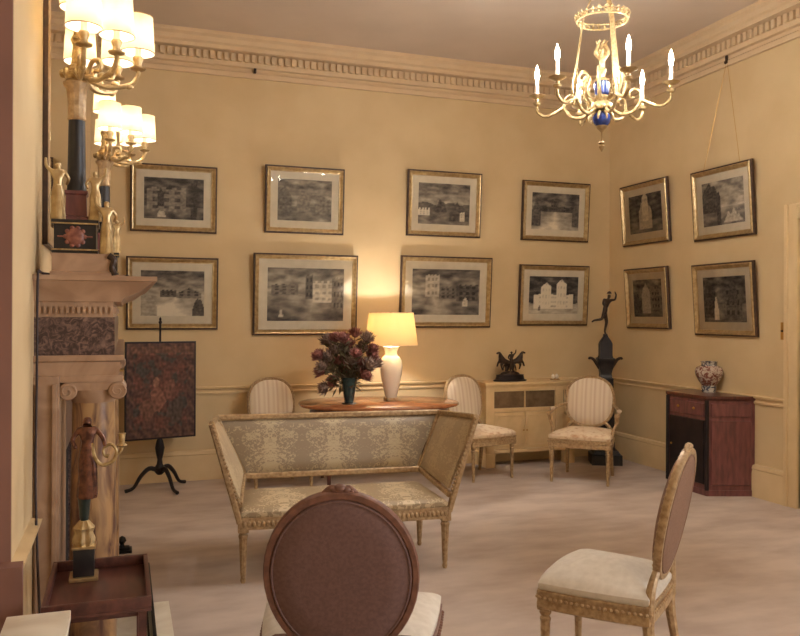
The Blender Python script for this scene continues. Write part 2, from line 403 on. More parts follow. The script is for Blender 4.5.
# door in the right wall: cased opening and panelled leaf
g = G()
for y0, y1, z0, z1 in ((4.85, 4.97, 0, 2.39), (3.71, 3.83, 0, 2.39), (3.83, 4.85, 2.27, 2.39)):
    g.box(XR-0.025, XR+0.1, y0, y1, z0, z1, 0.004)
    g.box(XR-0.04, XR, y0+(0.085 if y0 > 4 and z0 == 0 else 0), y1-(0.085 if y0 < 3.8 else 0), z0 if z0 == 0 else z1-0.03, z1, 0.004)
d1 = struct(g, 'door_1', M['trim'])
g = G(); g.box(XR+0.04, XR+0.08, 3.835, 4.845, 0.01, 2.265, 0.003); lf = g.build('door_leaf', M['trim'], d1)
for y0, y1 in ((3.95, 4.29), (4.39, 4.73)):
    for z0, z1 in ((0.2, 0.8), (0.95, 1.7), (1.82, 2.14)):
        g = G(); g.rings([[(XR+0.04, y0, z0), (XR+0.04, y1, z0), (XR+0.04, y1, z1), (XR+0.04, y0, z1)], [(XR+0.025, y0+0.02, z0+0.02), (XR+0.025, y1-0.02, z0+0.02), (XR+0.025, y1-0.02, z1-0.02), (XR+0.025, y0+0.02, z1-0.02)]]); g.build('door_panel', M['trim'], lf)
g = G(); g.lathe([(0.012, 0), (0.012, 0.03), (0.028, 0.045), (0.028, 0.065), (0.01, 0.075)], 14, T(XR+0.04, 4.78, 1.0) @ R(-90, 'Y')); g.build('door_knob', M['brass'], lf)

p = W(783, 331, X=XR)
e = tag(empty('switch_plate', (XR, p.y, p.z)), 'narrow brass switch plate on the wall beside the door frame', 'switch plate')
g = G(); g.box(-0.006, 0, -0.02, 0.02, -0.07, 0.07, 0.002); g.build('plate', M['brass'], e)
g = G(); g.lathe([(0.008, 0), (0.006, 0.014)], 10, T(-0.006, 0, 0) @ R(-90, 'Y')); g.build('toggle', M['bronze'], e)

# ------------------------------------------------------------------ chimneypiece on the left wall
MY0, MY1, MT = 2.81, 4.65, 1.628
cp = tag(empty('chimneypiece', (XL, (MY0+MY1)/2, 0)), 'carved marble chimneypiece with ionic columns and dark marble frieze', 'fireplace')
def cpart(g, name, m, label=None, par=None):
    o = g.build(name, m, par or cp)
    if par is None: o.matrix_parent_inverse = Matrix.Translation((-XL, -(MY0+MY1)/2, 0))
    if label: o['label'] = label
    return o
g = G(); g.rectloft([(MT, XL, 0.105, MY0, MY1), (MT-0.016, XL, 0.105, MY0, MY1), (MT-0.018, XL, 0.095, MY0+0.008, MY1-0.008), (MT-0.05, XL, 0.05, MY0+0.03, MY1-0.03), (MT-0.072, XL, 0.0, MY0+0.04, MY1-0.04), (MT-0.085, XL, -0.01, MY0+0.045, MY1-0.045)])
cpart(g, 'mantel_shelf', M['marble'])
g = G(); g.box(XL, -0.035, MY0+0.055, MY1-0.055, 1.49, MT-0.085); bed = cpart(g, 'bed_moulding', M['marble'])
for k in range(14):
    x = XL+0.012+k*0.0172
    g = G(); g.box(x, x+0.009, MY0+0.045, MY0+0.057, 1.503, 1.525); cpart(g, 'mantel_dentil', M['marble'], par=bed)
k = 0
while MY0+0.07+k*0.03 < MY1-0.08:
    y = MY0+0.07+k*0.03; g = G(); g.box(-0.037, -0.025, y, y+0.016, 1.503, 1.525); cpart(g, 'mantel_dentil', M['marble'], par=bed); k += 1
g = G(); g.box(XL, -0.03, MY0+0.05, MY1-0.05, 1.363, 1.49); cpart(g, 'frieze', M['marble_d'], 'dark mottled marble frieze')
g = G(); g.rectloft([(1.363, XL, 0.0, MY0+0.03, MY1-0.03), (1.345, XL, 0.0, MY0+0.03, MY1-0.03), (1.34, XL, -0.012, MY0+0.04, MY1-0.04), (1.295, XL, -0.015, MY0+0.042, MY1-0.042)])
cpart(g, 'architrave', M['marble'])
for cy, sgn in ((MY0+0.13, 1), (MY1-0.13, -1)):
    g = G(); ya, yb = sorted((cy-sgn*0.10, cy+sgn*0.22))
    g.box(XL, -0.2, ya, yb, 0, 1.295, 0.004); jb = cpart(g, 'jamb', M['marble'])
    g = G(); yo = cy-sgn*0.10
    for x0, x1 in ((XL+0.008, XL+0.014), (XL+0.058, XL+0.072)): g.box(x0, x1, *sorted((yo-sgn*0.012, yo)), 0.12, 1.27, 0.002)
    cpart(g, 'jamb_moulding', M['marble'], par=jb)
    g = G(); g.box(-0.2, -0.005, cy-0.1, cy+0.1, 0, 0.11, 0.004); g.lathe([(0.098, 0.11), (0.1, 0.125), (0.092, 0.14), (0.084, 0.15), (0.09, 0.16), (0.08, 0.175)], 32, T(-0.098, cy, 0)); cpart(g, 'column_base', M['marble'])
    g = G(); g.lathe([(0.077, 0.175), (0.078, 0.4), (0.075, 0.8), (0.069, 1.19), (0.069, 1.215)], 40, T(-0.098, cy, 0)); cpart(g, 'column_shaft', M['marble_c'])
    g = G(); g.box(-0.2, -0.002, cy-0.09, cy+0.09, 1.272, 1.295, 0.003); g.lathe([(0.07, 1.2), (0.082, 1.225), (0.086, 1.25), (0.086, 1.272)], 28, T(-0.098, cy, 0))
    g.box(-0.185, -0.015, cy-0.085, cy+0.085, 1.245, 1.272)
    ca = cpart(g, 'capital', M['marble'])
    for vx in (-0.176, -0.02):
        g = G()
        g.lathe([(0.026, -0.092), (0.03, -0.086), (0.024, -0.05), (0.022, 0), (0.024, 0.05), (0.03, 0.086), (0.026, 0.092)], 20, T(vx, cy, 1.243) @ R(90, 'X'))
        for s2 in (-1, 1):
            sp = [(vx+(0.026-0.0017*i)*cos(0.62*i), cy+s2*0.093, 1.243+(0.026-0.0017*i)*sin(0.62*i)) for i in range(14)]
            g.tube(sp, 0.003, 5)
        cpart(g, 'volute', M['marble'], par=ca)
g = G(); g.box(XL+0.0005, XL+0.02, MY0+0.36, MY1-0.36, 0, 1.3); cpart(g, 'fireback', M['fire'])
g = G(); g.box(XL+0.02, -0.2, MY0+0.345, MY0+0.36, 0, 1.295); g.box(XL+0.02, -0.2, MY1-0.36, MY1-0.345, 0, 1.295); g.box(XL+0.02, -0.2, MY0+0.36, MY1-0.36, 1.0, 1.295); cpart(g, 'slip', M['marble_d'])
g = G(); g.box(XL+0.02, 0.225, MY0+0.30, 4.30, 0.0, 0.012, 0.003); cpart(g, 'hearth_slab', M['marble_w'], 'pale marble hearth slab')
# fender with a pierced gallery
fe = tag(empty('fender', (0.12, 3.72, 0.012)), 'pierced bright steel fender standing on the pale hearth slab', 'fender')
g = G(); g.box(-0.012, 0.02, -0.56, 0.56, 0, 0.025, 0.003); g.box(-0.006, 0.008, -0.56, 0.56, 0.2, 0.215, 0.003); g.build('fender_rail', M['iron'], fe)
for i in range(28):
    g = G(); y = -0.54+i*0.04
    g.tube([(0, y, 0.03), (0, y+0.016, 0.07), (0, y, 0.115), (0, y-0.016, 0.16), (0, y, 0.2)], 0.0045, 5, smooth=3); g.tube([(0, y, 0.03), (0, y-0.016, 0.07), (0, y, 0.115), (0, y+0.016, 0.16), (0, y, 0.2)], 0.0045, 5, smooth=3)
    g.ball((0.003, y, 0.115), 0.009, 8); g.build('pierced_scroll', M['silver'], fe)
# log tongs stand / iron stop seen beyond the far column
p = W(122, 552, Z=0)
e = tag(empty('fire_iron_stand', (p.x, p.y, 0)), 'small black iron fire-tool stand beyond the far end of the hearth', 'fire stand')
g = G(); g.box(-0.06, 0.06, -0.05, 0.05, 0, 0.02, 0.004); g.box(-0.045, 0.045, -0.035, 0.035, 0.02, 0.032, 0.004); g.build('base', M['iron'], e)
g = G(); g.lathe([(0.02, 0.03), (0.012, 0.05), (0.026, 0.07), (0.02, 0.09), (0.006, 0.1)], 14); g.build('knob', M['iron'], e)

# overmantel mirror
mr = tag(empty('overmantel_mirror', (XL, 3.85, 1.76)), 'tall framed mirror on the wall above the mantel shelf', 'mirror')
g = G()
w2, hh = 0.72, 2.0
for y0, y1, z0, z1 in ((-w2, -w2+0.07, 0, hh), (w2-0.07, w2, 0, hh), (-w2+0.07, w2-0.07, 0, 0.07), (-w2+0.07, w2-0.07, hh-0.07, hh)): g.box(0.002, 0.02, y0, y1, z0, z1, 0.004)
g.build('mirror_frame', M['giltw'], mr)
g = G()
for y0, y1, z0, z1 in ((-w2-0.008, -w2, -0.008, hh+0.008), (w2, w2+0.008, -0.008, hh+0.008), (-w2, w2, -0.008, 0), (-w2, w2, hh, hh+0.008)): g.box(0.001, 0.018, y0, y1, z0, z1)
g.build('frame_edge', M['edge'], mr)
g = G(); g.box(0.002, 0.014, -w2+0.06, w2-0.06, 0.06, hh-0.06); g.build('mirror_glass', M['mirror'], mr)

# ------------------------------------------------------------------ statuettes
def stand_joints(raise_l=True):
    J = {'pelvis': (0, 0, 0.53, 0.075), 'waist': (0, 0, 0.62, 0.06), 'chest': (0, 0, 0.74, 0.082), 'neck': (0, 0, 0.83, 0.036), 'headl': (0, -0.01, 0.885, 0.058), 'headt': (0, -0.01, 0.95, 0.05),
         'shl': (-0.1, 0, 0.79, 0.04), 'shr': (0.1, 0, 0.79, 0.04), 'ell': (-0.17, -0.02, 0.68, 0.03), 'elr': (0.19, -0.03, 0.88, 0.03), 'hal': (-0.12, -0.1, 0.58, 0.025), 'har': (0.2, -0.05, 1.03, 0.026),
         'hpl': (-0.05, 0, 0.48, 0.065), 'hpr': (0.05, 0, 0.48, 0.065), 'knl': (-0.055, -0.03, 0.27, 0.048), 'knr': (0.07, -0.02, 0.27, 0.048), 'anl': (-0.05, 0, 0.04, 0.03), 'anr': (0.09, 0.02, 0.04, 0.03), 'tol': (-0.06, -0.08, 0.015, 0.022), 'tor': (0.1, -0.06, 0.015, 0.022)}
    E = [('pelvis', 'waist'), ('waist', 'chest'), ('chest', 'neck'), ('neck', 'headl'), ('headl', 'headt'), ('chest', 'shl'), ('chest', 'shr'), ('shl', 'ell'), ('shr', 'elr'), ('ell', 'hal'), ('elr', 'har'),
         ('pelvis', 'hpl'), ('pelvis', 'hpr'), ('hpl', 'knl'), ('hpr', 'knr'), ('knl', 'anl'), ('knr', 'anr'), ('anl', 'tol'), ('anr', 'tor')]
    return J, E
def drape(g, M4, h=0.56, r=0.13):
    g.lathe([(r*0.95, 0.0), (r, 0.03), (r*0.8, h*0.5), (r*0.62, h*0.85), (r*0.66, h), (r*0.5, h+0.03)], 20, M4, flute=9, fd=0.16)

# ------------------------------------------------------------------ pair of mantel candelabra
def candelabrum(loc, label, nfig=3):
    e = tag(empty('mantel_candelabrum', loc), label, 'candelabrum', 'candelabra on the mantel shelf')
    g = G(); g.rectloft([(0, -0.075, 0.125, -0.12, 0.12), (0.012, -0.075, 0.125, -0.12, 0.12), (0.016, -0.07, 0.118, -0.112, 0.112), (0.062, -0.07, 0.112, -0.108, 0.108), (0.075, -0.075, 0.12, -0.115, 0.115)]); pl = g.build('plinth', M['marble'], e)
    g = G()
    g.tube([(0.108, -0.108, 0.07), (0.124, -0.112, 0.055), (0.118, -0.112, 0.03), (0.126, -0.114, 0.004)], [0.012, 0.011, 0.009, 0.012], 8, smooth=4); g.build('bracket', M['bronze'], pl)
    g = G(); g.rectloft([(0.075, -0.072, 0.072, -0.085, 0.085), (0.088, -0.072, 0.072, -0.085, 0.085), (0.09, -0.066, 0.066, -0.08, 0.08), (0.176, -0.066, 0.066, -0.08, 0.08), (0.178, -0.074, 0.074, -0.088, 0.088), (0.19, -0.074, 0.074, -0.088, 0.088)]); bx = g.build('pedestal_box', M['black'], e)
    g = G(); g.ball((0, -0.081, 0.133), 0.03, 14, sc=(1, 0.22, 1))
    for i in range(10): a = i*pi/5; g.ball((0.03*cos(a), -0.081, 0.133+0.03*sin(a)), 0.008, 6, sc=(1, 0.4, 1))
    g.tube([(-0.055, -0.081, 0.133), (0.055, -0.081, 0.133)], 0.003, 5); g.build('medallion', M['red'], bx, label='red medallion')
    g = G()
    for z in (0.089, 0.177): g.box(-0.073, 0.073, -0.0895, -0.084, z-0.0025, z+0.0025)
    g.build('gilt_band', M['giltb'], bx)
    g = G(); g.rectloft([(0.19, -0.045, 0.045, -0.045, 0.045), (0.205, -0.045, 0.045, -0.045, 0.045), (0.21, -0.034, 0.034, -0.034, 0.034), (0.28, -0.032, 0.032, -0.032, 0.032), (0.285, -0.037, 0.037, -0.037, 0.037), (0.295, -0.037, 0.037, -0.037, 0.037)]); g.build('column_foot', M['rosewood'], e)
    g = G(); g.lathe([(0.034, 0.295), (0.031, 0.31), (0.029, 0.42), (0.027, 0.54)], 24); g.build('column', M['black'], e)
    g = G(); g.lathe([(0.029, 0.54), (0.032, 0.545), (0.03, 0.552), (0.031, 0.61), (0.036, 0.65), (0.046, 0.662), (0.046, 0.67)], 36, flute=12, fd=0.08); g.build('capital', M['giltw'], e)
    g = G(); g.lathe([(0.046, 0.67), (0.034, 0.682), (0.05, 0.7), (0.044, 0.715), (0.02, 0.735), (0.014, 0.80), (0.022, 0.82), (0.012, 0.84), (0.012, 0.90)], 20)
    for i in range(8):
        a = i*pi/4; g.ball((0.046*cos(a), 0.046*sin(a), 0.7), 0.012, 7, sc=(1, 1, 1.3))
    g.build('hub', M['giltb'], e)
    J, E = stand_joints()
    for sx, sy, zz, s, fl in ((0.062, -0.05, 0.19, 0.175, 1), (-0.055, -0.05, 0.19, 0.2, -1), (0.1, -0.09, 0.075, 0.185, -1))[:nfig]:
        m4 = T(sx, sy, zz) @ Matrix.Diagonal((fl*s, s, s, 1))
        f = figure('gilt_figure', J, E, M['gilt'], e, T(sx, sy, zz+0.006) @ Matrix.Scale(s, 4) if fl > 0 else T(sx, sy, zz+0.006) @ R(180, 'Z') @ R(0, 'X') @ Matrix.Scale(s, 4))
        g = G(); drape(g, T(sx, sy, zz) @ Matrix.Scale(s, 4)); g.build('drapery', M['gilt'], f)
    ARMS = [(0.03, -0.19), (0.13, -0.14), (0.20, 0.02), (0.13, 0.16), (0.0, 0.2)]
    for ax, ay in ARMS+[None]*0:
        r = math.hypot(ax, ay); a = math.atan2(ay, ax); m4 = R(math.degrees(a), 'Z')
        g = G(); g.tube([(0.03, 0, 0.695), (0.08, 0, 0.672), (r*0.62, 0, 0.672), (r*0.9, 0, 0.69), (r, 0, 0.725), (r, 0, 0.74)], [0.011, 0.01, 0.009, 0.009, 0.008, 0.009], 8, m4, smooth=4)
        g.tube([(0.05, 0, 0.69), (0.075, 0, 0.735), (0.115, 0, 0.73), (0.115, 0, 0.70), (0.09, 0, 0.70)], [0.008, 0.008, 0.007, 0.006, 0.008], 7, m4, smooth=4)
        for q in (0.35, 0.62, 0.85): g.ball((r*q, 0, 0.682), 0.013, 7, m4, sc=(1.3, 0.8, 0.9))
        ar = g.build('branch', M['gilt'], e)
        g = G(); g.lathe([(0.008, 0.738), (0.026, 0.745), (0.028, 0.75), (0.014, 0.755), (0.012, 0.765), (0.018, 0.78), (0.016, 0.79)], 16, T(ax, ay, 0)); g.build('drip_pan', M['gilt'], ar)
        g = G(); g.lathe([(0.011, 0.788), (0.011, 0.83)], 12, T(ax, ay, 0)); g.build('candle', M['candle'], ar)
        shade(e, ax, ay, 0.803, ar)
    g = G(); g.lathe([(0.012, 0.9), (0.026, 0.905), (0.012, 0.915), (0.016, 0.925), (0.011, 0.93), (0.011, 0.965)], 14); tp = g.build('top_candle', M['candle'], e)
    shade(e, 0, 0, 0.93, tp)
    return e
def shade(e, ax, ay, z, par):
    g = G(); n = 28; ro = [(0.058, z), (0.051, z+0.13), (0.0495, z+0.13), (0.0565, z)]
    g.rings([[(ax+r*cos(2*pi*i/n), ay+r*sin(2*pi*i/n), zz) for i in range(n)] for r, zz in ro+[ro[0]]], cap=False)
    s = g.build('candle_shade', M['shade2'], par)
    for r, zz in ((0.058, z+0.001), (0.051, z+0.13)): g = G(); g.tube([(ax+r*cos(2*pi*i/n), ay+r*sin(2*pi*i/n), zz) for i in range(n)], 0.0018, 5, closed=True); g.build('shade_trim', M['giltb'], par)
    g = G(); g.lathe([(0.006, 0.0), (0.011, 0.02), (0.004, 0.05)], 10, T(ax, ay, z+0.027)); g.build('bulb', M['bulb'], par)
    lamp('bulb_light', (ax, ay, z+0.06), P_SCONCE, e, 0.012)
candelabrum((-0.157, 2.967, MT), 'black and gilt candelabrum with white shades on the mantel end nearer the camera')
candelabrum((-0.10, 4.44, MT), 'gilt candelabrum with white shades on the far end of the mantel shelf', 1)

# ------------------------------------------------------------------ tray table, bronze candelabrum lamp, cord, pale stand
tx0, tx1, ty0, ty1, tz = -0.2, 0.072, 2.225, 2.63, 0.717
e = tag(empty('tray_table', ((tx0+tx1)/2, (ty0+ty1)/2, 0)), 'small red mahogany tray-top table in front of the chimneypiece', 'table')
a, b = (tx1-tx0)/2, (ty1-ty0)/2
g = G(); g.box(-a, a, -b, b, tz-0.01, tz, 0.002); g.build('table_top', M['tray'], e)
for x0, x1, y0, y1 in ((-a, a, -b, -b+0.012), (-a, a, b-0.012, b), (-a, -a+0.012, -b+0.012, b-0.012), (a-0.012, a, -b+0.012, b-0.012)):
    g = G(); g.box(x0, x1, y0, y1, tz, tz+0.03, 0.002); g.build('gallery_side', M['tray'], e)
g = G(); g.box(-a+0.03, a-0.03, -b+0.03, b-0.03, tz-0.03, tz-0.01, 0.002); g.build('apron', M['tray'], e)
for sx in (-1, 1):
    for sy in (-1, 1):
        g = G(); g.tube([(sx*(a-0.022), sy*(b-0.022), tz-0.01), (sx*(a-0.022), sy*(b-0.022), 0.0)], [0.015, 0.01], 4); g.build('leg', M['tray'], e)
g = G(); g.box(-a+0.015, a-0.015, -b+0.015, b-0.015, 0.2, 0.215, 0.003); g.build('undershelf', M['tray'], e)

p = W(84, 578, Z=tz)
e = tag(empty('bronze_candelabrum', (p.x, p.y, tz)), 'bronze and gilt figure candelabrum on a black plinth, on the tray table', 'candelabrum')
g = G(); g.box(-0.04, 0.04, -0.04, 0.04, 0, 0.012, 0.003); g.build('foot_plate', M['gilt'], e)
g = G(); g.box(-0.029, 0.029, -0.029, 0.029, 0.012, 0.092, 0.002); g.build('plinth', M['black'], e)
g = G(); g.box(-0.033, 0.033, -0.033, 0.033, 0.092, 0.1, 0.002); g.lathe([(0.03, 0.1), (0.034, 0.115), (0.026, 0.135), (0.032, 0.15), (0.014, 0.172)], 18, flute=9, fd=0.2); g.build('gilt_collar', M['gilt'], e)
g = G(); g.lathe([(0.01, 0.17), (0.013, 0.18), (0.018, 0.235), (0.02, 0.24)], 16); g.build('tapered_stem', M['green'], e)
J, E = stand_joints(); s = 0.25
J['elr'] = (0.17, -0.04, 0.7, 0.028); J['har'] = (0.2, -0.1, 0.6, 0.025)
f = figure('figure', J, E, M['rbronze'], e, T(0.008, 0, 0.242) @ Matrix.Scale(s, 4))
g = G(); drape(g, T(0.008, 0, 0.238) @ Matrix.Scale(s, 4), 0.6, 0.12); g.build('drapery', M['rbronze'], f)
g = G(); g.tube([(0.02, -0.005, 0.40), (0.028, -0.01, 0.36), (0.05, -0.012, 0.335), (0.08, -0.012, 0.345), (0.09, -0.012, 0.375), (0.075, -0.012, 0.395), (0.055, -0.012, 0.385), (0.055, -0.012, 0.365), (0.068, -0.012, 0.36)], [0.007, 0.006, 0.006, 0.006, 0.005, 0.005, 0.004, 0.004, 0.007], 8, smooth=5)
g.tube([(0.085, -0.012, 0.36), (0.1, -0.012, 0.372), (0.105, -0.012, 0.385)], [0.005, 0.005, 0.006], 7, smooth=3); br = g.build('branch', M['giltb'], e)
g = G(); g.lathe([(0.006, 0), (0.016, 0.006), (0.008, 0.012), (0.01, 0.04), (0.012, 0.042)], 14, T(0.105, -0.012, 0.385)); g.build('nozzle', M['giltb'], br)

g = G()
g.tube([(-0.225, 2.88, MT+0.004), (-0.25, 2.83, MT+0.005), (-0.255, 2.795, MT+0.006), (-0.262, 2.785, MT-0.02), (-0.262, 2.77, 1.3), (-0.262, 2.74, 1.0), (-0.252, 2.70, 0.75), (-0.24, 2.68, 0.5), (-0.235, 2.66, 0.2), (-0.225, 2.66, 0.006)], 0.0042, 6, smooth=6)
tag(g.build('lamp_cord', M['cord']), 'thin dark electric cord hanging from the mantel shelf down the wall', 'cord')

e = tag(empty('side_stand', (-0.196, 1.87, 0)), 'narrow stand with a pale top cut off by the bottom left corner', 'stand')
g = G(); g.box(-0.073, 0.073, -0.28, 0.28, 0.735, 0.76, 0.003); g.build('top', M['marble_w'], e)
g = G(); g.box(-0.062, 0.062, -0.268, 0.268, 0.66, 0.735); g.build('frieze', M['giltw'], e)
for sx in (-1, 1):
    for sy in (-1, 1):
        g = G(); g.lathe([(0.008, 0), (0.012, 0.04), (0.015, 0.5), (0.018, 0.6), (0.02, 0.66)], 12, T(sx*0.042, sy*0.245, 0)); g.build('leg', M['giltw'], e)

# ------------------------------------------------------------------ framed pictures
def paint_grid(w, h, nx, ny, fn):
    """flat print: a grid with one colour per point, local x right, z up, facing -y"""
    me = bpy.data.meshes.new('print')
    vs = [(-w/2+w*i/nx, 0, h*j/ny) for j in range(ny+1) for i in range(nx+1)]
    fs = [(j*(nx+1)+i, j*(nx+1)+i+1, (j+1)*(nx+1)+i+1, (j+1)*(nx+1)+i) for j in range(ny) for i in range(nx)]
    me.from_pydata(vs, [], fs)
    at = me.color_attributes.new('print', 'FLOAT_COLOR', 'POINT')
    buf = []
    for j in range(ny+1):
        for i in range(nx+1): buf += list(fn(i/nx, j/ny))
    at.data.foreach_set('color', buf)
    return me
def sepia(t):
    t = max(0.0, min(1.0, t))
    t = 0.1+t*1.12; k = ((34, 30, 30), (112, 102, 92), (184, 170, 148), (236, 222, 196)); q = min(2.999, t*3); i = min(2, int(q)); f = q-i
    return sr(*(k[i][c]+(k[i+1][c]-k[i][c])*f for c in range(3)))
def scene_fn(seed, sky, ground, hz, blocks, path=None, hill=0.03):
    def fn(u, v):
        nz = noise.fractal(Vector((u*5+seed*7.3, v*9+seed*3.1, seed)), 1.0, 2.0, 5)
        n2 = noise.noise(Vector((u*22+seed, v*22, seed*2.0)))
        h = hz+hill*noise.noise(Vector((u*4+seed, 0, seed)))
        if v > h: t = sky[0]+(sky[1]-sky[0])*(v-h)/(1-h)+0.28*nz
        else: t = ground[0]+(ground[1]-ground[0])*(v/h)+0.22*nz
        if path and v < h:
            c = path[0]+(path[1]-path[0])*v/h; wd = path[2]*(1-v/h)+0.03
            if abs(u-c) < wd: t += 0.3*(1-abs(u-c)/wd)
        for (u0, u1, v0, v1, val, kind) in blocks:
            if u0 <= u <= u1 and v0 <= v:
                top = v1
                s = (u-u0)/(u1-u0)
                if kind == 'c': top = v1+(0.03 if int(s*8) % 2 else 0)
                if kind == 'g': top = v1+0.12*(1-abs(2*s-1))
                if kind == 't': top = v1-0.25*abs(2*s-1)**2+0.12*noise.noise(Vector((u*14, seed, 1)))
                if v <= top:
                    t = val+0.16*n2+0.1*nz
                    if kind in 'cg' and (int(s*7) % 2) and 0.3 < ((v-v0)/(v1-v0)*3) % 1 < 0.75: t -= 0.22
        return sepia(t)
    return fn
PIX = [  # corners left/right x, y of top left, top right, bottom left, bottom right; painted scene; label
 ('b', 130, 217, 163, 167, 231, 233, scene_fn(1, (.1, .15), (.15, .3), .3, [(.05, .7, .2, .72, .34, 'c'), (.22, .34, .3, .62, .1, 'g'), (.78, .88, 0, .95, .1, 'c'), (.2, .4, .05, .2, .6, 't')], None), 'gilt framed dim courtyard drawing, upper row above the screen, far left'),
 ('b', 265, 344, 165, 169, 233, 234, scene_fn(2, (.35, .3), (.3, .2), .35, [(.0, .25, .2, .8, .22, 't'), (.35, .6, .25, .75, .32, 't'), (.7, 1, .2, .6, .28, 't')], None), 'gilt framed misty grey drawing, upper row, second from the left'),
 ('b', 407, 481, 170, 173, 236, 237, scene_fn(3, (.45, .25), (.3, .15), .5, [(.0, .22, .22, .36, .8, 'c'), (.35, .55, .3, .6, .12, 't'), (.6, .98, .1, .5, .14, 't'), (.8, .9, .1, .3, .7, 'c')], None, .1), 'gilt framed hilly drawing, upper row, right above the lamp'),
 ('b', 522, 589, 181, 183, 240, 242, scene_fn(4, (.3, .15), (.5, .4), .5, [(.1, .9, .48, .62, .12, 'c'), (.4, .55, .5, .8, .14, 'c'), (0, .2, .1, .75, .15, 't'), (.85, 1, .1, .7, .2, 't')], (.45, .5, .35)), 'gilt framed drawing of a broad avenue, upper row, last before the corner'),
 ('b', 126, 218, 256, 258, 330, 329, scene_fn(5, (.55, .15), (.7, .5), .45, [(.3, .55, .42, .55, .15, 'c'), (.55, .95, .4, .5, .3, 'g'), (0, .25, 0, .5, .5, 't'), (.8, 1, 0, .4, .12, 't')], (.3, .6, .3), .08), 'gilt framed drawing of pale slopes, lower row, half behind the mantel shelf'),
 ('b', 253, 357, 253, 255, 336, 334, scene_fn(6, (.55, .25), (.12, .45), .55, [(.05, .4, .5, .66, .3, 'c'), (.5, .58, .42, .85, .2, 'c'), (.58, .88, .35, .72, .72, 'c'), (.84, 1, .2, .8, .3, 'c'), (.14, .22, .08, .2, .65, 't')], (.55, .6, .2)), 'largest gilt framed drawing, lower row, left of the lit lamp'),
 ('b', 400, 491, 256, 257, 327, 328, scene_fn(7, (.5, .15), (.2, .4), .45, [(.2, .4, .4, .85, .62, 'c'), (.4, .65, .35, .6, .25, 'c'), (.65, .97, .3, .65, .16, 'c'), (.75, .82, .2, .3, .75, 'g')], (.4, .3, .25)), 'gilt framed drawing of a pale round tower, lower row, partly behind the lampshade'),
 ('b', 519, 588, 264, 266, 326, 325, scene_fn(8, (.12, .08), (.6, .5), .3, [(.1, .9, .15, .5, .85, 'c'), (.25, .45, .2, .72, .92, 'g'), (.55, .75, .2, .8, .88, 'g'), (.2, .24, .1, .2, .3, 'c')], None), 'gilt framed drawing of a white building on black sky, lower row by the corner'),
 ('r', 622, 669, 186, 178, 245, 243, scene_fn(9, (.15, .12), (.2, .3), .3, [(.3, .7, .1, .8, .6, 't'), (.42, .58, .3, .92, .78, 'g')], None), 'small gilt framed drawing with a pale ruin, right wall, upper row next to the corner'),
 ('r', 693, 754, 172, 160, 240, 236, scene_fn(10, (.55, .35), (.2, .4), .4, [(0, .4, .3, .95, .12, 't'), (.35, .45, .0, .8, .1, 't'), (.5, .95, .05, .3, .6, 't')], None), 'gilt framed drawing of dark trees and pale sky, right wall, upper row by the door'),
 ('r', 626, 669, 269, 266, 329, 328, scene_fn(11, (.2, .3), (.3, .2), .4, [(.3, .6, .1, .85, .55, 't'), (.62, .95, .2, .7, .3, 'g'), (0, .25, .1, .6, .12, 't')], None), 'small gilt framed drawing of a leaning pale form, right wall, lower row beside the statue'),
 ('r', 694, 756, 264, 261, 334, 338, scene_fn(12, (.2, .15), (.2, .35), .4, [(0, .3, .1, .9, .1, 't'), (.26, .36, .05, .55, .78, 't'), (.5, .9, .1, .75, .22, 'c'), (.6, .8, .4, .9, .14, 't')], None), 'gilt framed dark drawing with a white figure, right wall, above the porcelain vase'),
]
def picture(rec, i):
    wall, xl, xr, ytl, ytr, ybl, ybr, fn, label = rec
    kw = dict(Y=YB-0.04) if wall == 'b' else dict(X=XR-0.04)
    tl, tr, bl, br = W(xl, ytl, **kw), W(xr, ytr, **kw), W(xl, ybl, **kw), W(xr, ybr, **kw)
    w = ((tr-tl).xy.length+(br-bl).xy.length)/2; h = (tl.z+tr.z-bl.z-br.z)/2; z0 = (bl.z+br.z)/2
    c = (tl+tr+bl+br)/4
    e = tag(empty('framed_picture'), label, 'picture', 'framed drawings hung in two rows')
    off = 0.004
    if wall == 'b': e.location = (c.x, YB-off, z0); rz = 0
    else: e.location = (XR-off, c.y, z0); rz = -pi/2
    tilt = rad(4.0)
    e.rotation_euler = (Matrix.Rotation(rz, 4, 'Z') @ Matrix.Rotation(tilt, 4, 'X')).to_euler()
    def rect(ins, y): return [(-w/2+ins, y, ins), (w/2-ins, y, ins), (w/2-ins, y, h-ins), (-w/2+ins, y, h-ins)]
    g = G(); g.rings([rect(0.0, 0), rect(0.0, -0.022), rect(0.004, -0.028), rect(0.014, -0.028), rect(0.014, -0.001)], cap=False); g.build('outer_edge', M['edge'], e, 20)
    g = G(); g.rings([rect(0.0142, -0.02), rect(0.0142, -0.03), rect(0.02, -0.036), rect(0.027, -0.034), rect(0.032, -0.026), rect(0.036, -0.029), rect(0.044, -0.02), rect(0.05, -0.021), rect(0.053, -0.009)], cap=False); g.build('frame', M['gilt'], e, 20)
    mi = 0.046+0.095*min(w, h)
    g = G(); g.rings([rect(0.045, -0.006), rect(0.045, -0.008), rect(mi+0.012, -0.008), rect(mi+0.015, -0.0055)], cap=False); g.build('mount', M['mount'], e, 20)
    me = paint_grid(w-2*mi-0.02, h-2*mi-0.02, 64, 44, fn); me.materials.append(M['print'])
    o = bpy.data.objects.new('print', me); C.objects.link(o); o.parent = e; o.location = (0, -0.0055, mi+0.01)
    g = G(); g.add(rect(0.05, -0.0125), [(0, 1, 2, 3)]); g.build('glass', M['glass'], e, recalc=False)
    return e, w, h
pics = [picture(r, i) for i, r in enumerate(PIX)]
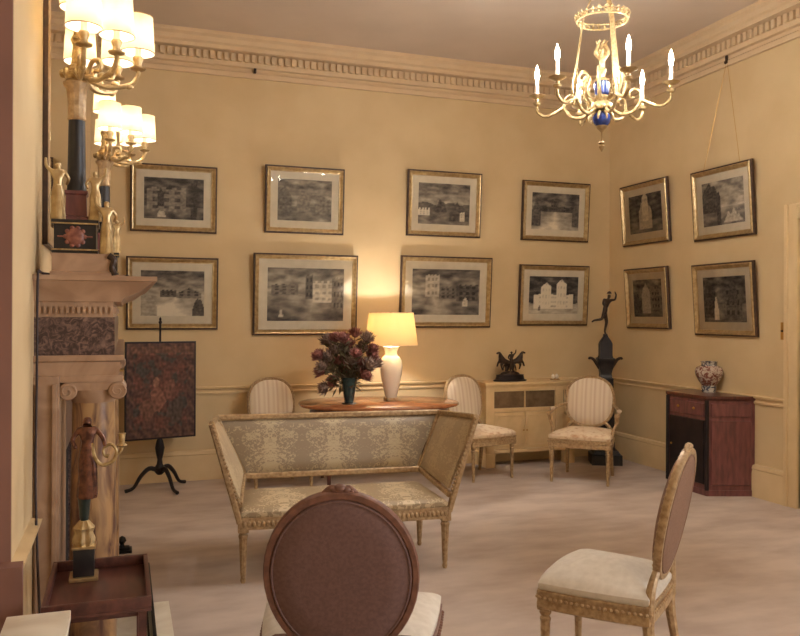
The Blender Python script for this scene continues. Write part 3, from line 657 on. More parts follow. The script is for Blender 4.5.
# wires from a cornice hook to the upper picture by the door
hk = W(727, 60, X=XR-0.03)
e10, w10, h10 = pics[9]
g = G(); mw = e10.matrix_basis
for sx in (-1, 1):
    a = mw @ Vector((sx*w10*0.3, -0.004, h10-0.01))
    g.tube([a, hk+Vector((0, 0, 0))], 0.0018, 5)
o = g.build('hanging_wire', M['brass'], e10); o.matrix_parent_inverse = mw.inverted()
g = G(); g.box(-0.012, 0.0, -0.012, 0.012, -0.03, 0.04, 0.003); g.tube([(-0.008, 0, -0.03), (-0.022, 0, -0.034), (-0.026, 0, -0.015)], 0.005, 6, smooth=3)
o = g.build('picture_hook', M['bronze']); o.location = (XR-0.03, hk.y, hk.z); tag(o, 'small dark picture hook on the right wall cornice', 'hook')
h2 = W(255, 70, Y=YB-0.04)
g = G(); g.box(-0.012, 0.012, -0.012, 0.0, -0.03, 0.04, 0.003); g.tube([(0, -0.008, -0.03), (0, -0.022, -0.034), (0, -0.026, -0.015)], 0.005, 6, smooth=3)
o = g.build('picture_hook', M['bronze']); o.location = (h2.x, YB-0.036, h2.z); tag(o, 'small dark picture hook on the back wall cornice', 'hook')

# ------------------------------------------------------------------ tapestry pole screen
p = W(160, 490, Z=0)
e = tag(empty('pole_screen', (p.x, p.y, 0), rad(12)), 'dark tapestry pole screen on a black tripod against the back wall', 'screen')
k = p.y/YB
g = G(); g.tube([(0, 0.012, 0.2), (0, 0.012, 1.43)], 0.009, 8); g.lathe([(0.009, 0), (0.016, 0.015), (0.008, 0.03), (0.012, 0.04), (0.002, 0.06)], 12, T(0, 0.012, 1.42)); g.build('pole', M['ebony'], e)
g = G(); g.lathe([(0.02, 0.13), (0.04, 0.15), (0.045, 0.19), (0.026, 0.22), (0.02, 0.26), (0.032, 0.31), (0.04, 0.36), (0.028, 0.42), (0.018, 0.44)], 18, T(0, 0.012, 0)); g.build('turned_stem', M['ebony'], e)
for a in (182, 285, 28):
    g = G(); m4 = T(0, 0.012, 0) @ R(a, 'Z'); g.tube([(0.02, 0, 0.17), (0.09, 0, 0.19), (0.16, 0, 0.13), (0.22, 0, 0.04), (0.29, 0, 0.018)], [0.022, 0.02, 0.017, 0.014, 0.016], 8, m4, smooth=4); g.build('leg', M['ebony'], e)
sw, sh = 0.60, 0.83
def tap_fn(u, v):
    n1 = noise.fractal(Vector((u*7, v*9, 3.3)), 1.0, 2.0, 4); n2 = noise.noise(Vector((u*26, v*30, 1.0)))
    b = min(u, 1-u, v, 1-v)
    r, gg, bb = 92, 58, 50
    if b < 0.1:
        q = 0.5+0.5*sin(u*40+v*44+2*n1); r, gg, bb = 70+40*q, 46+28*q, 44+14*q
    else:
        if n1 > 0.25: r, gg, bb = 62, 62, 58
        if n1 < -0.2: r, gg, bb = 116, 66, 54
        for cx, cy, s, col in ((0.46, 0.42, 0.11, (150, 96, 74)), (0.62, 0.5, 0.09, (134, 84, 66)), (0.43, 0.58, 0.05, (166, 116, 88)), (0.3, 0.3, 0.1, (124, 82, 64)), (0.7, 0.28, 0.11, (78, 66, 58))):
            if (u-cx)**2+((v-cy)*1.2)**2*0.5 < (s*(1+0.4*n1))**2: r, gg, bb = col
    if v > 0.88 and v < 0.97: r, gg, bb = r+26, gg+20, bb+14
    r, gg, bb = r*0.62+38, gg*0.62+32, bb*0.62+30
    k = 1+0.35*n2
    return sr(*(max(8, min(255, c*k*0.92)) for c in (r, gg, bb)))
me = paint_grid(sw-0.03, sh-0.03, 90, 110, tap_fn); me.materials.append(M['tap'])
fr = G()
fr.box(-sw/2, sw/2, -0.012, 0.004, 0, sh, 0.003); sc = fr.build('screen_panel', M['ebony'], e); sc.location = (0, -0.012, 0.44)
o = bpy.data.objects.new('tapestry', me); C.objects.link(o); o.parent = sc; o.location = (0, -0.0135, 0.015)
g = G(); g.box(-0.03, 0.03, 0.004, 0.03, 0.35, 0.42, 0.003); g.build('slide_bracket', M['ebony'], sc)

# ------------------------------------------------------------------ chairs
def seat_poly(wf, wb, d, bow=0.03, n=7):
    """outline, front at -y"""
    pts = []
    for i in range(n): t = i/(n-1); pts.append((-wf/2+wf*t, -d/2-bow*(1-(2*t-1)**2)))
    # right side then back
    pts += [(wf/2+(wb-wf)/2*t+0.012*sin(pi*t), -d/2+d*t) for t in (0.25, 0.5, 0.75)]
    for i in range(n): t = i/(n-1); pts.append((wb/2-wb*t, d/2+bow*0.3*(1-(2*t-1)**2)))
    pts += [(-wb/2-(wf-wb)/2*t-0.012*sin(pi*t), d/2-d*t) for t in (0.25, 0.5, 0.75)]
    return pts
def rnd_poly(p, r=0.05):
    return p
def chair(loc, rz, label, frame, seat, front, rear, wf=0.54, wb=0.44, d=0.48, ow=0.46, oh=0.5, oc=0.72, sz=0.47, arms=False, crest=True, welt=None, group=None, rake=11, sq=1.0, dome=0.045, flat=False):
    e = tag(empty('oval_back_armchair' if arms else 'oval_back_chair', (*loc, 0), rz), label, 'chair', group)
    sp = seat_poly(wf, wb, d)
    g = G(); R0 = [[(x*k, y*k, z) for x, y in sp] for k, z in ((0.97, sz-0.135), (1.0, sz-0.13), (1.0, sz-0.105), (0.985, sz-0.1), (0.985, sz-0.075), (1.0, sz-0.07), (1.0, sz-0.06), (0.97, sz-0.058))]
    g.rings(R0)
    sr_ = g.build('seat_rail', frame, e)
    g = G()
    for i in range(len(sp)):
        a = Vector((*sp[i], sz-0.088)); b = Vector((*sp[(i+1) % len(sp)], sz-0.088)); L = (b-a).length; nn = max(1, int(L/0.022))
        for j in range(nn): g.ball(tuple(a+(b-a)*((j+0.5)/nn)), 0.0085, 6, sc=(1, 1, 0.9))
    g.build('carved_beading', frame, sr_, kind='stuff')
    g = G(); g.cushion([(x*0.985, y*0.985) for x, y in sp], sz-0.06, sz-0.018, dome); g.build('seat', seat, e)
    g = G()
    # front legs turned, with corner block
    for sx in (-1, 1):
        g = G(); x, y = sx*(wf/2-0.03), -d/2+0.025
        h = sz-0.075
        g.box(x-0.026, x+0.026, y-0.026, y+0.026, h-0.065, h, 0.004)
        g.lathe([(0.011, 0), (0.014, 0.012), (0.012, 0.03), (0.0145, 0.06), (0.02, h-0.115), (0.023, h-0.1), (0.016, h-0.092), (0.025, h-0.08), (0.022, h-0.065)], 20, T(x, y, 0), flute=8, fd=0.1)
        g.build('leg', frame, e)
        g = G(); x, y = sx*(wb/2-0.028), d/2-0.012
        g.tube([(x, y, sz-0.075), (x, y+0.005, 0.25), (x+sx*0.01, y+0.05, 0.0)], [0.025, 0.021, 0.014], 8, smooth=3); g.build('leg', frame, e)
    # oval back on stiles, raked
    B = T(0, d/2-0.005, oc-oh/2) @ R(-rake, 'X') @ T(0, 0, oh/2)
    n = 48
    pw = lambda c: math.copysign(abs(c)**sq, c)
    el = lambda k, y: [(ow/2*k*pw(cos(2*pi*i/n))*(1+0.02*sin(2*pi*i/n)), y, oh/2*k*pw(sin(2*pi*i/n))) for i in range(n)]
    g = G(); prof = [(0.90, -0.008), (0.905, -0.014), (0.93, -0.017), (0.96, -0.012), (0.985, -0.014), (1.0, -0.006), (1.0, 0.01), (0.985, 0.016), (0.92, 0.016), (0.90, 0.01)]
    rl = [el(k, y) for k, y in prof]; g.rings(rl+[rl[0]], B, cap=False)
    bf = g.build('back_frame', frame, e)
    g = G(); pts = el(0.955, -0.014)
    for i in range(0, n): 
        g.ball(pts[i], 0.006, 6, B, sc=(1, 0.8, 1))
    g.build('carved_beading', frame, bf, kind='stuff')
    if crest:
        g = G()
        for dx, dz, r_, a_ in ((0, 0.01, 0.017, 0), (-0.018, 0.006, 0.014, 0), (0.018, 0.006, 0.014, 0), (-0.034, 0.0, 0.01, 0), (0.034, 0.0, 0.01, 0)): g.ball((dx, 0, oh/2+dz-0.004), r_, 10, B, sc=(1.25, 0.95, 0.8))
        g.tube([(-0.055, 0, oh/2-0.012), (-0.028, -0.003, oh/2+0.007), (0, 0, oh/2+0.003), (0.028, -0.003, oh/2+0.007), (0.055, 0, oh/2-0.012)], [0.005, 0.008, 0.007, 0.008, 0.005], 8, B, smooth=4)
        g.build('crest', frame, bf)
    g = G(); g.rings([el(0.905, -0.008), el(0.9, -0.014), el(0.8, -0.03), el(0.6, -0.04), el(0.35, -0.045), el(0.02, -0.047)], B); g.build('backrest', front, e)
    g = G(); g.rings([el(0.905, 0.0), el(0.905, 0.012), el(0.88, 0.017), el(0.6, 0.02), el(0.3, 0.022), el(0.02, 0.022)], B); bp = g.build('back_panel', rear, e)
    g = G(); g.tube(el(0.885, 0.016), 0.0035, 6, B, closed=True); g.build('welt', welt or rear, bp)
    for sx in (-1, 1):
        top = B @ Vector((sx*ow*0.30, 0, -oh*0.385)); g = G()
        g.tube([(sx*(wb/2-0.026), d/2-0.008, sz-0.12), (sx*(wb/2-0.034), d/2-0.004, sz-0.01), tuple(top)], [0.022, 0.019, 0.015], 8, smooth=4); g.build('stile', frame, e)
    if arms:
        for sx in (-1, 1):
            at = B @ Vector((sx*ow*0.46, -0.005, -0.03)); g = G()
            x = sx*(wf/2-0.005)
            g.tube([tuple(at), (sx*(ow/2+0.04), d/2-0.1, at.z-0.015), (x+sx*0.03, 0.02, at.z-0.05), (x+sx*0.035, -0.1, at.z-0.055)], [0.014, 0.015, 0.016, 0.02], 8, smooth=5)
            g.tube([(x+sx*0.035, -0.09, at.z-0.06), (x+sx*0.03, -0.05, at.z-0.12), (x, -0.08, sz+0.02), (x-sx*0.01, -0.1, sz-0.08)], [0.017, 0.013, 0.015, 0.02], 8, smooth=5)
            ar = g.build('arm', frame, e)
            g = G(); g.ball((sx*(wf/2+0.025), 0.05, at.z-0.03), 0.024, 12, sc=(0.9, 3.2, 0.8)); g.build('arm_pad', front, ar)
    return e
def face(dx, dy): return math.atan2(dx, -dy)     # rz that turns local -y to (dx,dy)
# foreground chairs
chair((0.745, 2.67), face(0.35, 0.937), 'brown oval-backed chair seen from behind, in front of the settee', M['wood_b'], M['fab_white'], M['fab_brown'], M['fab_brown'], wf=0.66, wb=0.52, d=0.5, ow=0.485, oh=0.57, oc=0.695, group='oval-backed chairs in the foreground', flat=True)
chair((1.90, 2.83), face(-0.64, 0.768), 'gilt oval-backed chair with white seat, turned sideways in the right foreground', M['giltw'], M['fab_white'], M['fab_back'], M['fab_back'], wf=0.475, wb=0.42, d=0.44, ow=0.44, oh=0.54, oc=0.725, sz=0.455, group='oval-backed chairs in the foreground', dome=0.07)
# chairs along the back
BK = dict(oh=0.49, oc=0.695, sz=0.455, crest=False, sq=0.82, group='cream striped chairs along the walls')
chair((1.28, 6.93), face(0.05, -1), 'cream striped oval-backed chair against the wall, left of the flower vase', M['giltw'], M['fab_cream'], M['stripe'], M['fab_back'], ow=0.44, **BK)
chair((3.15, 6.78), face(0.2, -0.98), 'cream striped oval-backed chair between the table and the cream cabinet', M['giltw'], M['fab_cream'], M['stripe'], M['fab_back'], wf=0.5, wb=0.42, d=0.45, ow=0.43, **BK)
chair((4.0, 6.35), face(-0.68, -0.73), 'cream striped oval-backed armchair in front of the black pedestal', M['giltw'], M['fab_cream'], M['stripe'], M['fab_back'], wf=0.56, wb=0.46, ow=0.47, arms=True, **BK)

# ------------------------------------------------------------------ settee
e = tag(empty('settee', (1.22, 4.42, 0), rad(-5.3)), 'gilt settee with flared ends and silvery flowered damask', 'settee')
def lerp(a, b, t): return a+(b-a)*t
def pad(name, A, B_, Cc, D, nrm, bulge, thick, m, nx=22, ny=12, par=None):
    A, B_, Cc, D, nrm = map(Vector, (A, B_, Cc, D, nrm)); nrm.normalize()
    vs = []; fs = []
    for side in (0, 1):
        for j in range(ny+1):
            for i in range(nx+1):
                u, v = i/nx, j/ny; p = lerp(lerp(A, B_, u), lerp(D, Cc, u), v)
                q = (1-(2*u-1)**6)*(1-(2*v-1)**6)
                vs.append(p+nrm*(bulge*q if side == 0 else -thick))
    o = (nx+1)*(ny+1); W_ = nx+1
    for j in range(ny):
        for i in range(nx):
            a = j*W_+i; fs.append((a, a+1, a+W_+1, a+W_)); fs.append((o+a+W_, o+a+W_+1, o+a+1, o+a))
    edge = [i for i in range(W_)]+[j*W_+nx for j in range(1, ny+1)]+[ny*W_+i for i in range(nx-1, -1, -1)]+[j*W_ for j in range(ny-1, 0, -1)]
    for i in range(len(edge)):
        a, b = edge[i], edge[(i+1) % len(edge)]; fs.append((a, o+a, o+b, b))
    g = G(); g.add(vs, fs); return g.build(name, m, par or e)
SXF, SXB, SD = 0.60, 0.57, 0.52
bl, brr = Vector((-0.565, 0.50, 0.50)), Vector((0.565, 0.50, 0.50))
tl_, tr_ = Vector((-0.725, 0.60, 0.855)), Vector((0.725, 0.60, 0.855))
fl, fr_ = Vector((-0.61, 0.0, 0.44)), Vector((0.61, 0.0, 0.44))
ftl, ftr = Vector((-0.765, -0.03, 0.90)), Vector((0.765, -0.03, 0.90))
pad('backrest', bl+Vector((0.02, 0, 0.02)), brr+Vector((-0.02, 0, 0.02)), tr_+Vector((-0.02, 0, -0.02)), tl_+Vector((0.02, 0, -0.02)), (0, -1, 0.28), 0.03, 0.02, M['damask'], 40, 14)
bk = G(); bk.bar(tl_, tr_, 0.032, 0.034); bk.bar(bl, brr, 0.03, 0.036); bk.bar(bl, tl_, 0.028, 0.03, (0, 1, 0)); bk.bar(brr, tr_, 0.028, 0.03, (0, 1, 0)); bk.build('back_frame', M['giltw'], e)
for sx, fb, ft, bb, bt in ((-1, fl, ftl, bl, tl_), (1, fr_, ftr, brr, tr_)):
    a = empty('dummy') if False else None
    g = G(); g.bar(fb+Vector((0, 0, -0.1)), ft, 0.034, 0.036, (0, 1, 0)); g.bar(ft, bt, 0.028, 0.03); g.bar(fb, bb, 0.03, 0.034)
    for q in range(20):
        t = (q+0.5)/20; g.ball(tuple(lerp(fb, ft, t)+Vector((0, -0.016, 0))), 0.009, 6)
    ar = g.build('end_frame', M['giltw'], e)
    pad('end_pad', fb+Vector((0, 0.03, 0.03)), bb+Vector((0, -0.01, 0.02)), bt+Vector((0, -0.01, -0.015)), ft+Vector((0, 0.03, -0.015)), (-sx, 0, 0.35), 0.025, 0.015, M['damask_e'], 14, 12, ar)
sp = [(-0.6, -0.01), (-0.3, -0.02), (0, -0.024), (0.3, -0.02), (0.6, -0.01), (0.59, 0.25), (0.575, 0.53), (0.3, 0.53), (0, 0.53), (-0.3, 0.53), (-0.575, 0.53), (-0.59, 0.25)]
g = G(); g.cushion(sp, 0.365, 0.412, 0.035); g.build('seat', M['damask_s'], e)
g = G(); g.prism([(x*1.01, y*1.01-0.003) for x, y in sp], 0.30, 0.366); rl = g.build('seat_rail', M['giltw'], e)
g = G()
for i in range(46): g.ball((-0.585+1.17*i/45, -0.016-0.011*(1-((i-22.5)/22.5)**2), 0.333), 0.013, 6, sc=(0.9, 0.6, 1.4))
g.build('carved_leaf_band', M['giltw'], rl, kind='stuff')
for x, y in ((-0.59, 0.015), (0.59, 0.015), (-0.565, 0.5), (0.565, 0.5)):
    g = G(); g.box(x-0.03, x+0.03, y-0.03, y+0.03, 0.285, 0.37, 0.004); g.lathe([(0.011, 0), (0.016, 0.015), (0.013, 0.03), (0.016, 0.05), (0.024, 0.25), (0.028, 0.265), (0.02, 0.275), (0.03, 0.29)], 20, T(x, y, 0), flute=8, fd=0.12); g.build('leg', M['giltw'], e)

# ------------------------------------------------------------------ table by the back wall, lamp, flowers
TZ = 0.725
def rrect(x0, x1, y0, y1, r, n=8):
    pts = []
    for cx, cy, a0 in ((x1-r, y1-r, 0), (x0+r, y1-r, 90), (x0+r, y0+r, 180), (x1-r, y0+r, 270)):
        for i in range(n+1): a = rad(a0+90*i/n); pts.append((cx+r*cos(a), cy+r*sin(a)))
    return pts
tcx, tcy = 2.17, 6.82
e = tag(empty('mahogany_table', (tcx, tcy, 0), rad(-8)), 'round-ended mahogany table against the back wall behind the settee', 'table')
tw, td = 0.72, 0.49
sx_ = lambda c: math.copysign(abs(c)**0.8, c)
sup = lambda a, b: [(a*sx_(cos(2*pi*i/56)), b*sx_(sin(2*pi*i/56))) for i in range(56)]
g = G(); pl = sup(tw, td)
g.rings([[(x*k, y*k, z) for x, y in pl] for k, z in ((0.975, TZ-0.03), (0.995, TZ-0.022), (1.0, TZ-0.013), (0.995, TZ-0.004), (0.985, TZ))]); g.build('table_top', M['mahog_t'], e)
g = G(); g.prism(sup(tw-0.1, td-0.1), TZ-0.12, TZ-0.03); g.build('apron', M['mahog'], e)
for sx in (-1, 1):
    for sy in (-1, 1):
        g = G(); g.tube([(sx*(tw-0.24), sy*(td-0.2), TZ-0.06), (sx*(tw-0.24), sy*(td-0.2), 0.0)], [0.035, 0.02], 4); g.build('leg', M['mahog'], e)

p = W(391, 400, Z=TZ)
e = tag(empty('table_lamp', (p.x, min(p.y, 7.13), TZ)), 'lit table lamp with white vase base and cream drum shade', 'lamp')
g = G(); g.box(-0.055, 0.055, -0.055, 0.055, 0, 0.025, 0.005); g.build('foot', M['giltw'], e)
g = G(); g.lathe([(0.05, 0.025), (0.055, 0.04), (0.075, 0.12), (0.098, 0.24), (0.104, 0.31), (0.098, 0.365), (0.078, 0.395), (0.06, 0.41), (0.056, 0.43), (0.06, 0.46), (0.075, 0.49), (0.06, 0.5), (0.02, 0.505)], 36); g.build('vase_base', M['white_ceramic'], e)
g = G(); g.lathe([(0.012, 0.5), (0.012, 0.58), (0.02, 0.585), (0.02, 0.62)], 12); g.tube([(-0.2, 0, 0.585), (0.2, 0, 0.585)], 0.003, 6); g.tube([(0, -0.2, 0.585), (0, 0.2, 0.585)], 0.003, 6); g.build('fitting', M['brass'], e)
n = 40; z0, z1 = 0.505, 0.80
ro = [(0.243, z0), (0.205, z1), (0.203, z1), (0.241, z0)]
g = G(); g.rings([[(r*cos(2*pi*i/n), r*sin(2*pi*i/n), z) for i in range(n)] for r, z in ro+[ro[0]]], cap=False); sh_ = g.build('lamp_shade', M['shade'], e)
for r, z in ((0.243, z0), (0.205, z1)): g = G(); g.tube([(r*cos(2*pi*i/n), r*sin(2*pi*i/n), z) for i in range(n)], 0.003, 5, closed=True); g.build('shade_trim', M['fab_cream'], sh_)
g = G(); g.ball((0, 0, 0.612), 0.022, 14, sc=(1, 1, 1.2)); g.build('bulb', M['bulb'], e)
lamp('lamp_light', (0, 0, 0.70), P_LAMP, e, 0.025)

p = W(349, 404, Z=TZ)
VX, VY = p.x, p.y
e = tag(empty('flower_vase', (VX, VY, TZ)), 'dark teal flared vase of dried flowers on the mahogany table', 'vase')
g = G(); g.lathe([(0.055, 0), (0.06, 0.008), (0.04, 0.015), (0.042, 0.03), (0.055, 0.12), (0.07, 0.2), (0.076, 0.235), (0.07, 0.235), (0.06, 0.18)], 28); g.build('vase_body', M['vasedark'], e)
g = G(); g.lathe([(0.062, 0), (0.064, 0.006), (0.058, 0.012)], 24); g.build('foot_ring', M['bronze'], e)
random.seed(11)
def flower_meshes(kind):
    gs = G(); gs.tube([(0, 0, 0), (0, 0, 1)], 0.0035, 5)
    gp = G(); gl = G()
    R_ = 0.05
    rows = ((18, 0.2, 1.0), (16, 0.55, 0.95), (12, 0.95, 0.9)) if kind == 0 else ((12, 0.1, 1.1), (16, 0.6, 1.1), (14, 1.0, 0.95))
    for cnt, el_, ln in rows:
        for i in range(cnt):
            a = 2*pi*(i+random.random()*0.6)/cnt; d = Vector((cos(a)*cos(el_), sin(a)*cos(el_), sin(el_)*0.9))
            L = R_*ln*random.uniform(0.85, 1.15); s = Vector((-sin(a), cos(a), 0))*0.011; tip = d*L+Vector((0, 0, 0.012)); mid = d*L*0.55+Vector((0, 0, -0.004))
            gp.add([Vector((0, 0, -0.02)), mid+s, tip, mid-s, mid+Vector((0, 0, 0.007))], [(0, 1, 4), (0, 4, 3), (1, 2, 4), (4, 2, 3)])
    gp.ball((0, 0, 0.012), 0.026, 9, sc=(1, 1, 1.2))
    for i in range(9):
        a = 2*pi*i/9+random.random(); z = -0.03-0.025*(i % 4); d = Vector((cos(a), sin(a), 0.45)).normalized(); s = Vector((-sin(a), cos(a), 0))*0.01; L = random.uniform(0.05, 0.085)
        b0 = Vector((0, 0, z)); gl.add([b0, b0+d*L*0.5+s, b0+d*L, b0+d*L*0.5-s], [(0, 1, 2), (0, 2, 3)])
    return gs, gp, gl
protos = []
for kind, pm in ((0, 'petal'), (1, 'petal2')):
    gs, gp, gl = flower_meshes(kind)
    protos.append([x.build(nm, M[m_]) .data for x, nm, m_ in ((gs, 'stem', 'leaf'), (gp, 'flower_head', pm), (gl, 'leaves', 'leaf'))])
for o in [o for o in bpy.data.objects if o.name.split('.')[0] in ('stem', 'flower_head', 'leaves') and o.parent is None]: bpy.data.objects.remove(o)
FLW = [(-30, 6), (-22, 20), (-14, 40), (-5, 28), (6, 44), (14, 30), (-32, 22), (-24, 36), (-10, 14), (3, 16), (12, 14), (20, 40), (25, 28), (21, 12), (-18, -6), (-25, -10), (-9, 2), (6, 2), (17, 2), (-27, 12), (0, 34), (-2, 22), (8, 24), (-16, 26), (24, 20), (-20, 10), (-1, 6), (11, 8), (-6, 40), (29, 14)]
sc_ = 7.0/795
base = Vector((VX, VY, TZ+0.16))
Rv, Fv = Vector((cos(YAW), -sin(YAW), 0)), Vector((sin(YAW), cos(YAW), 0))
for i, (du, dv) in enumerate(FLW):
    dep = random.uniform(-0.16, 0.14)
    tip = Vector((VX, VY, TZ+0.235+dv*sc_*0.95))+Rv*(du*sc_*0.88)+Fv*dep
    e = empty('dried_flower', base); d = tip-base
    kind = i % 2
    tag(e, ['dried mauve flower with ragged petals, in the teal vase bouquet', 'dried grey-brown flower with ragged petals, in the teal vase bouquet'][kind], 'flower', 'dried flowers in the teal vase')
    e.rotation_euler = d.to_track_quat('Z', 'Y').to_euler()
    L = d.length; k = random.uniform(1.35, 1.75)
    for me, nm, loc, sc3 in ((protos[kind][0], 'stem', (0, 0, 0), (1, 1, L)), (protos[kind][1], 'flower_head', (0, 0, L), (k, k, k)), (protos[kind][2], 'leaves', (0, 0, L*0.97), (k, k, k))):
        o = bpy.data.objects.new(nm, me); C.objects.link(o); o.parent = e; o.location = loc; o.scale = sc3

# ------------------------------------------------------------------ cream cabinet by the back wall, bronze group, porcelain
CX0, CX1, CYF, CZ = W(486, 430, Y=7.1).x, 4.36, 7.1, 0.84
cw = CX1-CX0
half = W(559.5, 430, Y=7.1).x-CX0
e = tag(empty('cream_cabinet', (CX0, YB, 0)), 'cream painted low cabinet with panelled doors against the back wall', 'cabinet')
D = YB-CYF; fy = -D
g = G(); g.box(0.02, cw-0.02, fy+0.025, -0.002, 0.14, CZ-0.03); g.build('body', M['cream'], e)
g = G(); g.box(-0.012, cw+0.012, fy-0.02, -0.002, CZ-0.03, CZ, 0.006); g.box(0, cw, fy-0.005, -0.002, CZ-0.05, CZ-0.03, 0.003); g.build('top', M['cream'], e)
for x0 in (0.0, half-0.045, cw-0.09):
    g = G(); g.box(x0, x0+0.09, fy, fy+0.06, 0.14, CZ-0.05, 0.004); st = g.build('stile', M['cream'], e)
for x0 in (0.0, cw-0.1):
    g = G(); g.box(x0, x0+0.1, fy-0.004, fy+0.1, 0, 0.14, 0.004); g.build('foot', M['cream'], e)
    g = G(); g.box(x0, x0+0.1, -0.13, -0.035, 0, 0.14, 0.004); g.build('foot', M['cream'], e)
for z0, z1 in ((0.14, 0.175), (0.545, 0.585), (0.75, 0.79)):
    for x0, x1 in ((0.09, half-0.045), (half+0.045, cw-0.09)): g = G(); g.box(x0, x1, fy+0.002, fy+0.05, z0, z1, 0.003); g.build('rail', M['cream'], e)
for x0, x1 in ((0.09, half-0.045), (half+0.045, cw-0.09)):
    m_ = (x0+x1)/2
    for a, b in ((x0, m_), (m_, x1)):
        g = G(); g.box(a+0.003, b-0.003, fy+0.006, fy+0.026, 0.178, 0.542, 0.003); dr = g.build('door', M['cream'], e)
        g = G(); q = 0.03; xs = (a+q, b-q); zs = (0.178+q, 0.542-q); t_ = 0.008
        for xa, xb, za, zb in ((xs[0], xs[1], zs[0], zs[0]+t_), (xs[0], xs[1], zs[1]-t_, zs[1]), (xs[0], xs[0]+t_, zs[0], zs[1]), (xs[1]-t_, xs[1], zs[0], zs[1])): g.box(xa, xb, fy-0.002, fy+0.008, za, zb, 0.002)
        g.build('door_moulding', M['cream'], dr)
        g = G(); g.ball((b-0.018 if a == x0 else a+0.018, fy-0.002, 0.36), 0.009, 10); g.build('knob', M['brass'], dr)
        g = G(); g.box(a+0.003, b-0.003, fy+0.02, fy+0.024, 0.585, 0.75); g.build('pane', M['darkpane'], e)
    g = G(); g.box(m_-0.006, m_+0.006, fy+0.008, fy+0.02, 0.585, 0.75); g.build('glazing_bar', M['cream'], e)

p = W(510, 378, Y=7.25)
e = tag(empty('bronze_group', (p.x, 7.25, CZ)), 'dark bronze horse group on an oval base on the cream cabinet', 'sculpture')
g = G(); g.lathe([(0.18, 0), (0.185, 0.012), (0.16, 0.02), (0.15, 0.06), (0.155, 0.065)], 28, Matrix.Diagonal((1, 0.45, 1, 1))); g.build('base', M['ebony'], e)
g = G(); g.ball((0, 0, 0.07), 0.11, 14, sc=(1, 0.5, 0.3)); g.build('rock', M['bronze'], e)
HJ = {'rump': (0.07, 0, 0.18, 0.032), 'mid': (0, 0, 0.2, 0.03), 'chest': (-0.06, 0, 0.225, 0.034), 'neck': (-0.085, 0, 0.275, 0.022), 'poll': (-0.095, 0, 0.31, 0.016), 'nose': (-0.135, 0, 0.295, 0.01),
      'hk1': (0.085, 0.02, 0.13, 0.016), 'hh1': (0.1, 0.02, 0.095, 0.009), 'hf1': (0.085, 0.02, 0.06, 0.008), 'hk2': (0.06, -0.02, 0.13, 0.016), 'hh2': (0.075, -0.02, 0.095, 0.009), 'hf2': (0.055, -0.02, 0.06, 0.008),
      'fk1': (-0.1, 0.018, 0.2, 0.012), 'ff1': (-0.115, 0.018, 0.155, 0.008), 'fk2': (-0.085, -0.018, 0.17, 0.012), 'ff2': (-0.07, -0.018, 0.12, 0.008), 'tail': (0.105, 0, 0.17, 0.009), 'tail2': (0.12, 0, 0.11, 0.006)}
HE = [('rump', 'mid'), ('mid', 'chest'), ('chest', 'neck'), ('neck', 'poll'), ('poll', 'nose'), ('rump', 'hk1'), ('hk1', 'hh1'), ('hh1', 'hf1'), ('rump', 'hk2'), ('hk2', 'hh2'), ('hh2', 'hf2'), ('chest', 'fk1'), ('fk1', 'ff1'), ('chest', 'fk2'), ('fk2', 'ff2'), ('rump', 'tail'), ('tail', 'tail2')]
figure('horse', HJ, HE, M['bronze'], e, T(-0.045, -0.02, 0.0) @ R(8, 'Z') @ Matrix.Scale(0.95, 4), 'mid')
figure('horse', HJ, HE, M['bronze'], e, T(0.05, 0.02, 0.0) @ R(172, 'Z') @ Matrix.Scale(0.95, 4), 'mid')
J, E = stand_joints()
figure('figure', J, E, M['bronze'], e, T(0.0, -0.03, 0.085) @ Matrix.Scale(0.23, 4))
p = W(555, 379, Y=7.26)
e = tag(empty('porcelain_ornament', (p.x, 7.26, CZ)), 'tiny pale porcelain ornament on the cream cabinet', 'ornament')
g = G(); g.lathe([(0.05, 0), (0.055, 0.008), (0.04, 0.014)], 20, Matrix.Diagonal((1, 0.7, 1, 1))); g.build('base', M['giltw'], e)
for x, r in ((-0.026, 0.02), (0.02, 0.023)):
    g = G(); g.lathe([(0.01, 0.012), (r, 0.03), (r*0.9, 0.045), (r*0.4, 0.055), (r*0.55, 0.062)], 14, T(x, 0, 0)); g.build('figure_pot', M['white_ceramic'], e)

# ------------------------------------------------------------------ pedestal with running bronze figure in the corner
p = W(605, 463, Z=0)
PX_, PY_ = p.x, p.y
rz = rad(-25)
e = tag(empty('black_pedestal', (PX_, PY_, 0), rz), 'tall black pedestal with side scrolls standing in the room corner', 'pedestal')
g = G(); g.rectloft([(0, -.15, .15, -.15, .15), (.10, -.15, .15, -.15, .15), (.105, -.13, .13, -.13, .13), (.14, -.115, .115, -.115, .115)]); g.build('plinth', M['black'], e)
g = G(); g.rectloft([(.14, -.085, .085, -.085, .085), (.86, -.07, .07, -.07, .07)]); g.build('shaft', M['ebony'], e)
g = G(); g.rectloft([(.86, -.075, .075, -.075, .075), (.88, -.06, .06, -.06, .06), (.92, -.055, .055, -.055, .055), (.98, -.068, .068, -.068, .068), (1.04, -.075, .075, -.075, .075), (1.06, -.085, .085, -.085, .085), (1.075, -.085, .085, -.085, .085)]); g.build('urn_block', M['black'], e)
for sx in (-1, 1):
    g = G(); g.tube([(sx*0.06, 0, 0.97), (sx*0.09, 0, 1.02), (sx*0.12, 0, 1.06), (sx*0.155, 0, 1.075), (sx*0.165, 0, 1.06)], [0.018, 0.018, 0.016, 0.014, 0.012], 8, smooth=4); g.build('scroll', M['bronze'], e)
